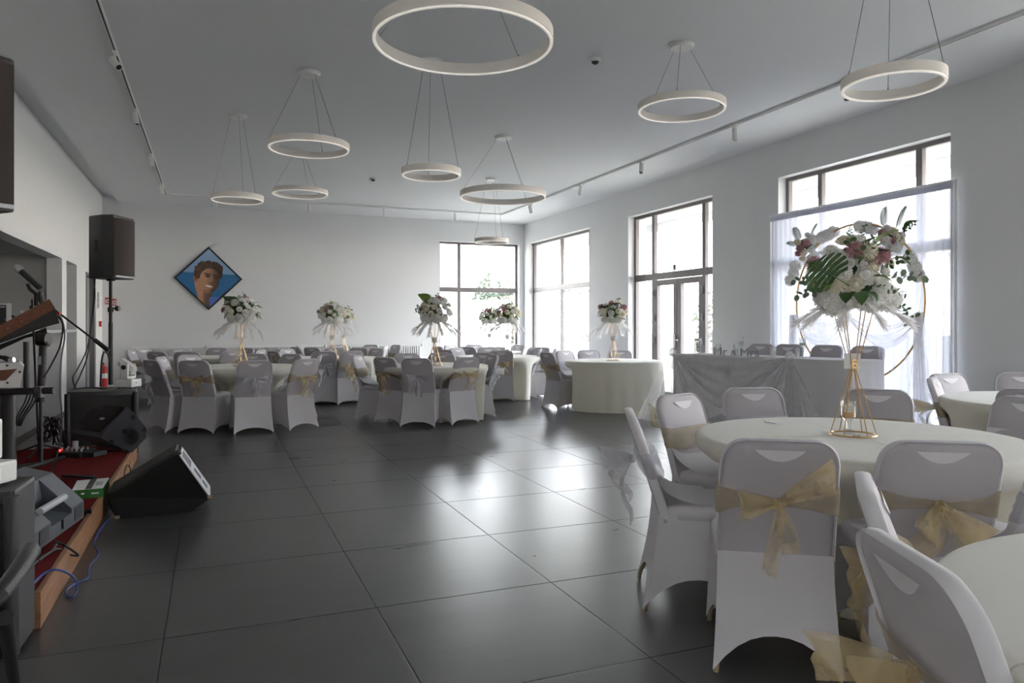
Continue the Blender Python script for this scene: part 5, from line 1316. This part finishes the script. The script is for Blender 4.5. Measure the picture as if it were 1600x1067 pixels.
# black stage monitor on its side, open horn
e_pts = [(199, 629), (209.5, 637.7), (228.5, 661.6), (228.5, 677), (206.7, 700), (174, 686), (157.5, 677), (164.5, 664)]
P8 = [D(u, v, 6.62) for u, v in e_pts]; low = min(p.z for p in P8)
dz = SZ+.003-low; P8 = [p+UP*dz for p in P8]; ex8 = -RGT*.46+FWD*.30
t = thing('stage_monitor', 'black loudspeaker lying tilted on the stage before the far subwoofer', 'speaker', (P8[4].x, P8[4].y, SZ))
pol(t, 'cabinet', P8, ex8, M['greypl'])
fa, fb = P8[0], P8[7]; fn_ = (fb-fa).cross(ex8).normalized(); fn_ = fn_ if fn_.dot(FWD) < 0 else -fn_
def onface(f, g, off): return fa.lerp(fb, f)+ex8*g+fn_*off
pol(t, 'front_grille', [onface(.03, .06, .001), onface(1.15, .06, .001), onface(1.15, .62, .001), onface(.03, .62, .001)], fn_*.012, M['darkgrille'])
pol(t, 'horn_panel', [onface(.03, .65, .001), onface(1.15, .65, .001), onface(1.15, .97, .001), onface(.03, .97, .001)], fn_*.005, M['blackpl'])
pol(t, 'horn_mouth', [onface(.22, .70, .006), onface(.95, .70, .006), onface(.95, .93, .006), onface(.22, .93, .006)], fn_*.004, M['dark'])
MB().box(onface(.6, .30, .016), (.05, .03, .02), None, .004).build('badge', M['greymetal'], t, False, True)
en = (P8[2]-P8[0]).cross(P8[6]-P8[0]).normalized(); en = en if en.dot(RGT) > 0 else -en
cc = sum((p for p in P8), Vector())/len(P8)
for u, v in ((208, 645), (225, 665), (174.5, 683.5), (194.5, 667), (198, 699)):
    p = D(u, v, 6.62)+UP*dz; MB().cyl(p, p+en*.02, .022, 12).build('rubber_foot', M['black'], t, True, True)
p = D(204, 675, 6.62)+UP*dz; MB().cyl(p, p+en*.006, .075, 20).build('end_plate', M['blackpl'], t, True, True)
MB().cyl(p, p+en*.012, .020, 14).build('pole_socket', M['dark'], t, True, True)
# grey loudspeaker lying on the near end of the stage
B1, B2 = G(131, 808, SZ+.002), G(46, 870, SZ+.002); ax = (B2-B1); L9 = ax.length; ax.normalize(); ix = Vector((ax.y, -ax.x, 0)); ix = ix if ix.dot(RGT) < 0 else -ix
def sec(o, z): return B1+ix*o+UP*z
t = thing('stage_monitor', 'grey moulded loudspeaker lying on its side on the near end of the stage', 'speaker', B1+ax*L9/2)
full = [(0, 0), (0, .10), (.17, .275), (.32, .315), (.44, .25), (.44, 0)]
rec = [(0, 0), (0, .075), (.14, .10), (.17, .275), (.32, .315), (.44, .25), (.44, 0)]
pol(t, 'cabinet', [sec(*q) for q in full], ax*.20, M['greypl'])
pol(t, 'cabinet_middle', [sec(*q)+ax*.20 for q in rec], ax*.30, M['greypl'])
pol(t, 'cabinet_end', [sec(*q)+ax*.50 for q in full], ax*(L9-.50), M['greypl'])
MB().tube([sec(.045, .165)+ax*.18, sec(.045, .165)+ax*.53], .020, 12).build('handle', M['greymetal'], t, True, True)
MB().box(sec(-.004, .05)+ax*.35, (.012, .012, .05), None, 0).build('latch', M['dark'], t, False, True)
for f in (.02, .52): pol(t, 'end_recess', [sec(-.002, .02)+ax*(f+.02), sec(-.002, .09)+ax*(f+.02), sec(-.002, .09)+ax*(f+.14), sec(-.002, .02)+ax*(f+.14)], -ix*.003, M['blackpl'])

# mixing desk on its stand
ray = (FWD-RGT*.66).normalized()
t = thing('mixing_desk', 'tilted mixing desk with walnut cheeks and black underside at the left edge', 'mixer', D(20, 540, 5.05))
dk = 5.0
pol(t, 'walnut_cheek', [D(-60, 540, dk), D(77, 467, dk), D(86.5, 482, dk), D(-60, 562, dk)], ray*.03, M['walnut'])
pol(t, 'walnut_cheek', [D(-60, 540, dk)+ray*.60, D(77, 467, dk)+ray*.60, D(86.5, 482, dk)+ray*.60, D(-60, 562, dk)+ray*.60], ray*.03, M['walnut'])
pol(t, 'case', [D(-58, 540.5, dk)+ray*.03, D(75, 470, dk)+ray*.03, D(85, 482, dk)+ray*.03, D(-58, 561, dk)+ray*.03], ray*.57, M['greymetal'])
pol(t, 'underside', [D(-40, 551, dk)+ray*.004, D(86, 482.5, dk)+ray*.004, D(93, 505, dk)+ray*.004, D(70, 511, dk)+ray*.004, D(-10, 534, dk)+ray*.004], ray*.62, M['black'])
tn_ = (D(77, 467, dk)-D(-60, 540, dk)).normalized(); up_ = ray.cross(tn_).normalized(); up_ = up_ if up_.z > 0 else -up_
rnd = random.Random(2)
for i in range(9):
    for j in range(4):
        q = D(-50, 535, dk).lerp(D(72, 470, dk), i/8.5)+ray*(.09+.13*j); hgt = .022 if i > 4 else .03
        MB().cyl(q, q+up_*hgt, .011, 8, .009).build('knob' if i > 3 else 'fader', M['black'] if (i+j) % 3 else M['whitepl'], t, True, True)
for uv in ((34, 492), (12, 503), (70, 474)):
    p = D(uv[0], uv[1]+10, dk); MB().cyl(p, p-ray*.003, .004, 8).build('screw', M['ply'], t, False, True)
t = thing('keyboard_stand', 'black two-tier stand with tilted upper arm carrying the mixing desk', 'stand', G(64, 728, SZ))
dS = 5.25; base = G(64.5, 728, SZ); dB = PU(base)[1]
MB().cyl(base, D(64, 622, dB), .014, 12).build('lower_tube', M['blackpl'], t, True, True)
MB().cyl(D(63.5, 628, dB), D(68, 530, dB), .030, 14).build('upper_tube', M['black'], t, True, True)
MB().box(D(65, 563, dB)-FWD*.031, (.03, .004, .07), rotm(0, 0, -YAW), .001).build('printed_label', M['paleblue'], t, False, True)
MB().cyl(D(76, 530, dB), D(60, 530, dB), .055, 16).build('clamp', M['black'], t, True, True)
MB().tube([D(66, 528, dB), D(76, 540, dB-.05)], .012, 8).build('clamp_lever', M['greypl'], t, True, True)
pol(t, 'upper_arm', [D(-60, 560, dB), D(72, 512, dB), D(74, 521, dB), D(40, 528, dB), D(-60, 575, dB)], ray*.10, M['black'])
MB().cyl(D(41.5, 534, dB+.4), D(41.5, 610, dB+.4), .026, 14).build('rear_tube', M['blackpl'], t, True, True)
MB().tube([D(-60, 614, dB-.05), D(85, 610, dB-.05)], .028, 10).build('lower_arm', M['black'], t, True, True)
MB().box(D(62, 612, dB-.05), (.06, .07, .09), rotm(0, 0, -YAW), .006).build('arm_bracket', M['greypl'], t, False, True)
MB().cyl(D(12, 618, dB), G(14, 735, SZ), .055, 12).build('front_leg', M['black'], t, True, True)
q0 = G(14, 735, SZ); MB().tube([q0+RGT*.02+UP*.02, base+UP*.02], .018, 8).build('base_bar', M['black'], t, True, True)
MB().tube([base+UP*.02-FWD*.3, base+UP*.02+FWD*.3], .018, 8).build('base_bar', M['black'], t, True, True)
t = thing('keyboard', 'white instrument with dark red inset end panel on the lower stand arm', 'keyboard', D(0, 605, 4.9))
dW = 4.9
pol(t, 'case', [D(-70, 569, dW), D(30, 566.5, dW), D(37.5, 573, dW), D(31.5, 605, dW), D(-70, 607, dW)], ray*.34, M['whitepl'])
pol(t, 'inset_panel', [D(-55, 583, dW), D(27, 576, dW), D(9, 594.5, dW), D(-55, 597, dW)], -ray*.004, M['walnut'])
for uv in ((11, 571), (31, 581), (11.5, 598)): p = D(*uv, dW); MB().cyl(p, p-ray*.006, .008, 8).build('screw', M['black'], t, False, True)
mk = thing('cable_bundle', 'small bundle of dark cables with a chrome plug on the white keyboard', 'cable', D(5, 567, 5.05))
for k in range(4): MB().tube([D(-30+6*k, 566-2*k, 5.0), D(-8, 559-2*k, 5.05), D(8+2*k, 558+2*k, 5.05), D(18, 562, 5.02)], .012, 7).build('loop', M['black'], mk, True, True)
MB().cyl(D(15, 563, 5.0), D(22, 562, 5.0), .018, 10).build('plug', M['steel'], mk, True, True)
# microphone on its boom
t = thing('microphone_stand', 'thin black boom arm with clip rising past the mixing desk', 'stand', G(120, 700, SZ))
dM = 5.75
MB().tube([D(54, 463, dM), D(80, 480, dM), D(150, 533, dM)], .0075, 8).build('boom', M['black'], t, True, True)
MB().tube([D(148, 531, dM), D(170, 548, dM)], .017, 10).build('counterweight', M['black'], t, True, True)
MB().cyl(D(58, 478, dM), D(58, 458, dM), .022, 10).build('clip_joint', M['black'], t, True, True)
MB().cyl(D(66, 470, dM), D(63, 455, dM), .016, 10).build('clip_knob', M['blackpl'], t, True, True)
MB().tube([D(60, 462, dM), D(47, 452, dM), D(43, 444, dM)], .014, 8).build('clip_arm', M['black'], t, True, True)
MB().cyl(D(50, 468, dM), G(61, 712, SZ), .008, 8).build('upright', M['black'], t, True, True)
g_ = G(61, 712, SZ)
for k in range(3): a = k*2.094+.4; MB().tube([g_+UP*.10, g_+Vector((cos(a)*.26, sin(a)*.26, .012))], .008, 7).build('leg', M['black'], t, True, True)
t = thing('microphone', 'black hand microphone with silver ball grille in the boom clip', 'microphone', D(42, 435, dM))
m0, m1 = D(31, 422, dM), D(62.5, 450, dM); ax_ = (m1-m0).normalized()
MB().tube([m0, m0.lerp(m1, .45), m0.lerp(m1, .5), m1], .023, 14, True, .0215).build('body', M['blackpl'], t, True, True)
mb = MB(); qz = ax_.to_track_quat('Z', 'Y').to_matrix()
prof = [(0, -.048), (.018, -.044), (.030, -.028), (.033, -.008), (.031, .006), (.024, .018), (0, .02)]
l2 = MB().lathe(prof, n=18); mb.add([qz @ p+m0-ax_*.004 for p in l2.v], l2.f); mb.build('ball_grille', M['steel'], t, True, True)
# bar counter oven
p = D(16, 500, 9.1); t = thing('countertop_oven', 'white countertop oven with dark glass front on the bar ledge', 'oven', (-2.5, p.y, 1.255), radians(12))
MB().box((0, 0, .17), (.36, .60, .31), None, .01).build('body', M['whitepl'], t)
MB().ab((-.20, -.305, .03), (.13, -.302, .30)).build('glass_front', M['dark'], t)
MB().ab((.05, -.32, .27), (.12, -.30, .285)).build('handle', M['steel'], t)
for sx in (-1, 1):
    for sy in (-1, 1): MB().cyl((sx*.14, sy*.25, 0), (sx*.14, sy*.25, .016), .015, 8).build('foot', M['black'], t)
struct('trim_2', MB().ab((XL-.9, HY0+.02, 1.20), (XL-.35, HY1-.02, 1.2549)), M['greymetal'], 'inner counter board behind the bar hatch')
# foot mixer, carton, rods
t = thing('foot_mixer', 'small black foot mixer with red light on the stage carpet', 'mixer', G(118, 712, SZ), radians(-35))
MB().box((0, 0, .03), (.26, .19, .045), rotm(.10, 0, 0), .006).build('case', M['black'], t)
MB().box((.17, .02, .025), (.14, .15, .04), None, .006).build('pedal', M['blackpl'], t)
for i in range(5):
    for j in range(2): MB().cyl((-.10+.05*i, -.04+.07*j, .045), (-.10+.05*i, -.04+.07*j, .075), .008, 8).build('knob', M['greymetal'], t, True)
MB().cyl((-.10, -.07, .05), (-.10, -.07, .062), .010, 8).build('red_lamp', M['led'], t, True)
MB().cyl((-.05, .05, .05), (-.05, .05, .12), .024, 12).build('silver_cap', M['greymetal'], t, True)
Q = [G(112, 781, SZ), G(161, 777, SZ), G(171, 760, SZ), G(120, 765, SZ)]
t = thing('carton', 'flat green and white printed carton on the stage edge', 'box', (Q[0]+Q[2])/2)
pol(t, 'carton_body', [q+UP*.002 for q in Q], UP*.058, M['green'])
cq = (Q[0]+Q[2])/2
pol(t, 'carton_lid', [cq+(q-cq)*.985+UP*.0605 for q in Q], UP*.003, M['card'])
pol(t, 'printed_band', [Q[0].lerp(Q[1], .42)+UP*.064, Q[0].lerp(Q[1], .62)+UP*.064, Q[3].lerp(Q[2], .62)+UP*.064, Q[3].lerp(Q[2], .42)+UP*.064], UP*.001, M['black'])
pol(t, 'printed_picture', [Q[0].lerp(Q[1], .70)+UP*.064+(Q[3]-Q[0])*.3, Q[0].lerp(Q[1], .94)+UP*.064+(Q[3]-Q[0])*.3, Q[0].lerp(Q[1], .94)+UP*.064+(Q[3]-Q[0])*.7, Q[0].lerp(Q[1], .70)+UP*.064+(Q[3]-Q[0])*.7], UP*.001, M['greymetal'])
fo = (Q[1]-Q[0]).normalized(); out = Vector((fo.y, -fo.x, 0))
for f0, f1, z in ((.62, .86, .028), (.30, .40, .03)): pol(t, 'printed_mark', [Q[0].lerp(Q[1], f0)+UP*z+out*.001, Q[0].lerp(Q[1], f1)+UP*z+out*.001, Q[0].lerp(Q[1], f1)+UP*(z+.010)+out*.001, Q[0].lerp(Q[1], f0)+UP*(z+.010)+out*.001], out*.001, M['card'])
def rod(p0, p1, label):
    t = thing('stand_leg', label, 'rod', Vector(((p0.x+p1.x)/2, (p0.y+p1.y)/2, SZ)))
    MB().cyl(p0, p1, .012, 10).build('tube', M['black'], t, True, True); MB().cyl(p1.lerp(p0, .08), p1, .018, 10).build('rubber_cap', M['blackpl'], t, True, True)
rod(G(98, 746, SZ)+UP*.013, G(148, 750, SZ)+UP*.018, 'black folded stand leg lying behind the green carton')
rod(G(112, 806, SZ)+UP*.013, G(143, 803, SZ)+UP*.018, 'short black stand foot lying before the green carton')
# cables
def cable(pts, label, m='black', r=.006, name='cable'):
    P = [Vector(p) for p in pts]; out = []
    for i in range(len(P)-1):
        p0, p1, p2, p3 = P[max(i-1, 0)], P[i], P[i+1], P[min(i+2, len(P)-1)]
        for k in range(6):
            t = k/6; out.append(.5*((2*p1)+(p2-p0)*t+(2*p0-5*p1+4*p2-p3)*t*t+(3*p1-p0-3*p2+p3)*t**3))
    out.append(P[-1])
    return tag(MB().tube(out, r, 6).build(name, M[m], None, True), label, 'cable')
g5 = lambda u, v: G(u, v, .008)
cable([g5(172, 808), g5(158, 825), g5(147, 848), g5(154, 866), g5(140, 884), g5(137, 903), g5(118, 911), g5(104, 922), g5(104, 931), G(114, 932, .008), G(120, 922, .02), D(119, 908, 3.55), D(107, 896, 3.45), D(88, 890, 3.38), D(70, 895, 3.35), G(52, 912, SZ+.008)], 'blue cable looping from the floor wedge up onto the stage', 'blue', .0055)
cable([G(86, 846, SZ+.02), G(101, 852, SZ+.05), D(122, 867, 3.86), D(108, 866, 3.8), G(88, 858, SZ+.01), G(60, 876, SZ+.01)], 'black cable looping over the near stage edge', 'black', .006)
cable([G(50, 884, SZ+.008), G(66, 870, SZ+.01), G(80, 862, SZ+.01), G(88, 850, SZ+.015)], 'grey cable along the foot of the grey loudspeaker', 'greypl', .006)
cable([D(149, 430, 7.75), D(146, 470, 7.75), D(143, 505, 7.75), D(136, 545, 7.7), D(122, 575, 7.6), D(114, 590, 7.5), D(118, 607, 7.45), D(121, 608, 7.45)], 'left of two black cables hanging from the pole loudspeaker', 'black', .007)
cable([D(146, 432, 7.75), D(148, 465, 7.75), D(141, 520, 7.75), D(137, 555, 7.7), D(126, 585, 7.6), D(116, 606, 7.5)], 'right of two black cables hanging from the pole loudspeaker', 'black', .007)
cable([D(157, 604, 7.5), D(159, 565, 7.55), D(163, 550, 7.6), D(169, 554, 7.7), D(172, 566, 7.75)], 'thick black cable arching beside the foot of the speaker pole', 'black', .011)
cable([D(106, 622, 7.25), D(110, 611, 7.3), D(125, 606.5, 7.4), D(150, 605.5, 7.5), D(160, 606.5, 7.5)], 'black cable lying along the top of the far subwoofer', 'black', .007)
cable([D(88, 490, 5.1), D(97, 500, 5.1), D(101, 525, 5.1), D(96, 560, 5.1), D(94, 610, 5.12), D(97, 655, 5.2), D(92, 700, 5.4), G(80, 738, SZ+.01)], 'grey cable hanging from the mixing desk to the carpet', 'greypl', .0055)
cable([D(90, 494, 5.1), D(98, 508, 5.1), D(94, 540, 5.1), D(80, 570, 5.1), D(68, 590, 5.15)], 'black cable curving from the mixing desk to the stand', 'black', .006)
for k in range(4): cable([D(44+5*k, 612, 5.1), D(38+5*k, 630, 5.1), D(27+4*k, 650, 5.1), D(26+2*k, 665, 5.12)], 'black cable of the bunch under the lower stand arm, %s' % ('leftmost', 'second from left', 'third from left', 'rightmost')[k], 'black', .006)
pk = MB().cyl(D(86, 489, 5.08), D(94, 490, 5.08), .010, 8).build('cable_plug', M['red'], None, True); tag(pk, 'red cable plug in the right end of the mixing desk', 'plug')
rnd = random.Random(4)
for k in range(9):
    pts = [D(58+rnd.uniform(0, 8), rnd.uniform(683, 694), 6.85)]
    for i in range(5): pts.append(D(64+8*i+rnd.uniform(-6, 6), rnd.uniform(650, 695), 6.9+rnd.uniform(-.2, .2)))
    pts.append(G(106+rnd.uniform(-6, 6), 700, SZ+.01))
    o = cable(pts, 'black cable in the tangled heap left of the far subwoofer', 'black', .0065); o['group'] = 'tangled cables behind the stage'
cable([D(108, 640, 7.1), D(104, 660, 7.1), D(100, 676, 7.0), D(96, 690, 6.95), G(92, 700, SZ+.01)], 'black cable dropping along the left side of the far subwoofer', 'black', .008)
cable([G(145, 709, SZ+.01), G(165, 706, SZ+.01), G(190, 703.5, SZ+.012), D(200, 704, 6.63), D(203, 716, 6.6), D(202, 728, 6.5), D(198, 737, 6.4), D(201, 742, 6.3), D(204, 733, 6.3), D(198, 727, 6.2), D(194, 745, 5.9), D(197, 750, 5.7), D(205, 742, 5.5)], 'thin black cable curling over the stage edge to the floor wedge', 'black', .005)
# bar chair at the bottom left
cc = D(-4, 0, 1.42); t = thing('armchair', 'dark metal chair with curved top rail and woven back, bottom left corner', 'chair', (-.60, 1.60, 0))
rail = [D(-70, 985, 1.30), D(-30, 955, 1.28), D(0, 928, 1.30), D(25, 897, 1.36), D(40, 873, 1.43), D(48, 860, 1.50), D(50, 862, 1.53)]
MB().tube(rail, .017, 10).build('top_rail', M['blackpl'], t, True, True)
zs_ = .46
for i in range(1, 7):
    p = rail[i]; q = Vector((p.x-.22, p.y-.03, zs_+.08)); MB().tube([p, p.lerp(q, .5)+Vector((.015, 0, 0)), q], .006, 6).build('back_slat', M['black'], t, True, True)
wv = MB()
for k in range(9): 
    f = .06+.10*k; wv.tube([rail[i].lerp(Vector((rail[i].x-.22, rail[i].y-.03, zs_+.08)), f)+Vector((.006*(-1)**(i+k), 0, 0)) for i in range(1, 7)], .0055, 5)
wv.build('woven_back', M['black'], t, True, True)
MB().box((-.68, 1.62, zs_), (.46, .46, .03), None, .01).build('seat', M['black'], t, False, True)
for a, b in ((G(26, 1090, .0), D(8, 965, 1.34)), (Vector((-.45, 1.83, 0)), Vector((-.47, 1.82, zs_))), (Vector((-.89, 1.42, 0)), Vector((-.87, 1.44, zs_))), (Vector((-.89, 1.82, 0)), Vector((-.87, 1.80, zs_)))):
    if a.x > -.44: a = Vector((D(24, 0, 1.36).x, D(24, 0, 1.36).y, 0)); b = D(9, 962, 1.33)
    MB().tube([a, b], .014, 10).build('leg', M['black'], t, True, True)
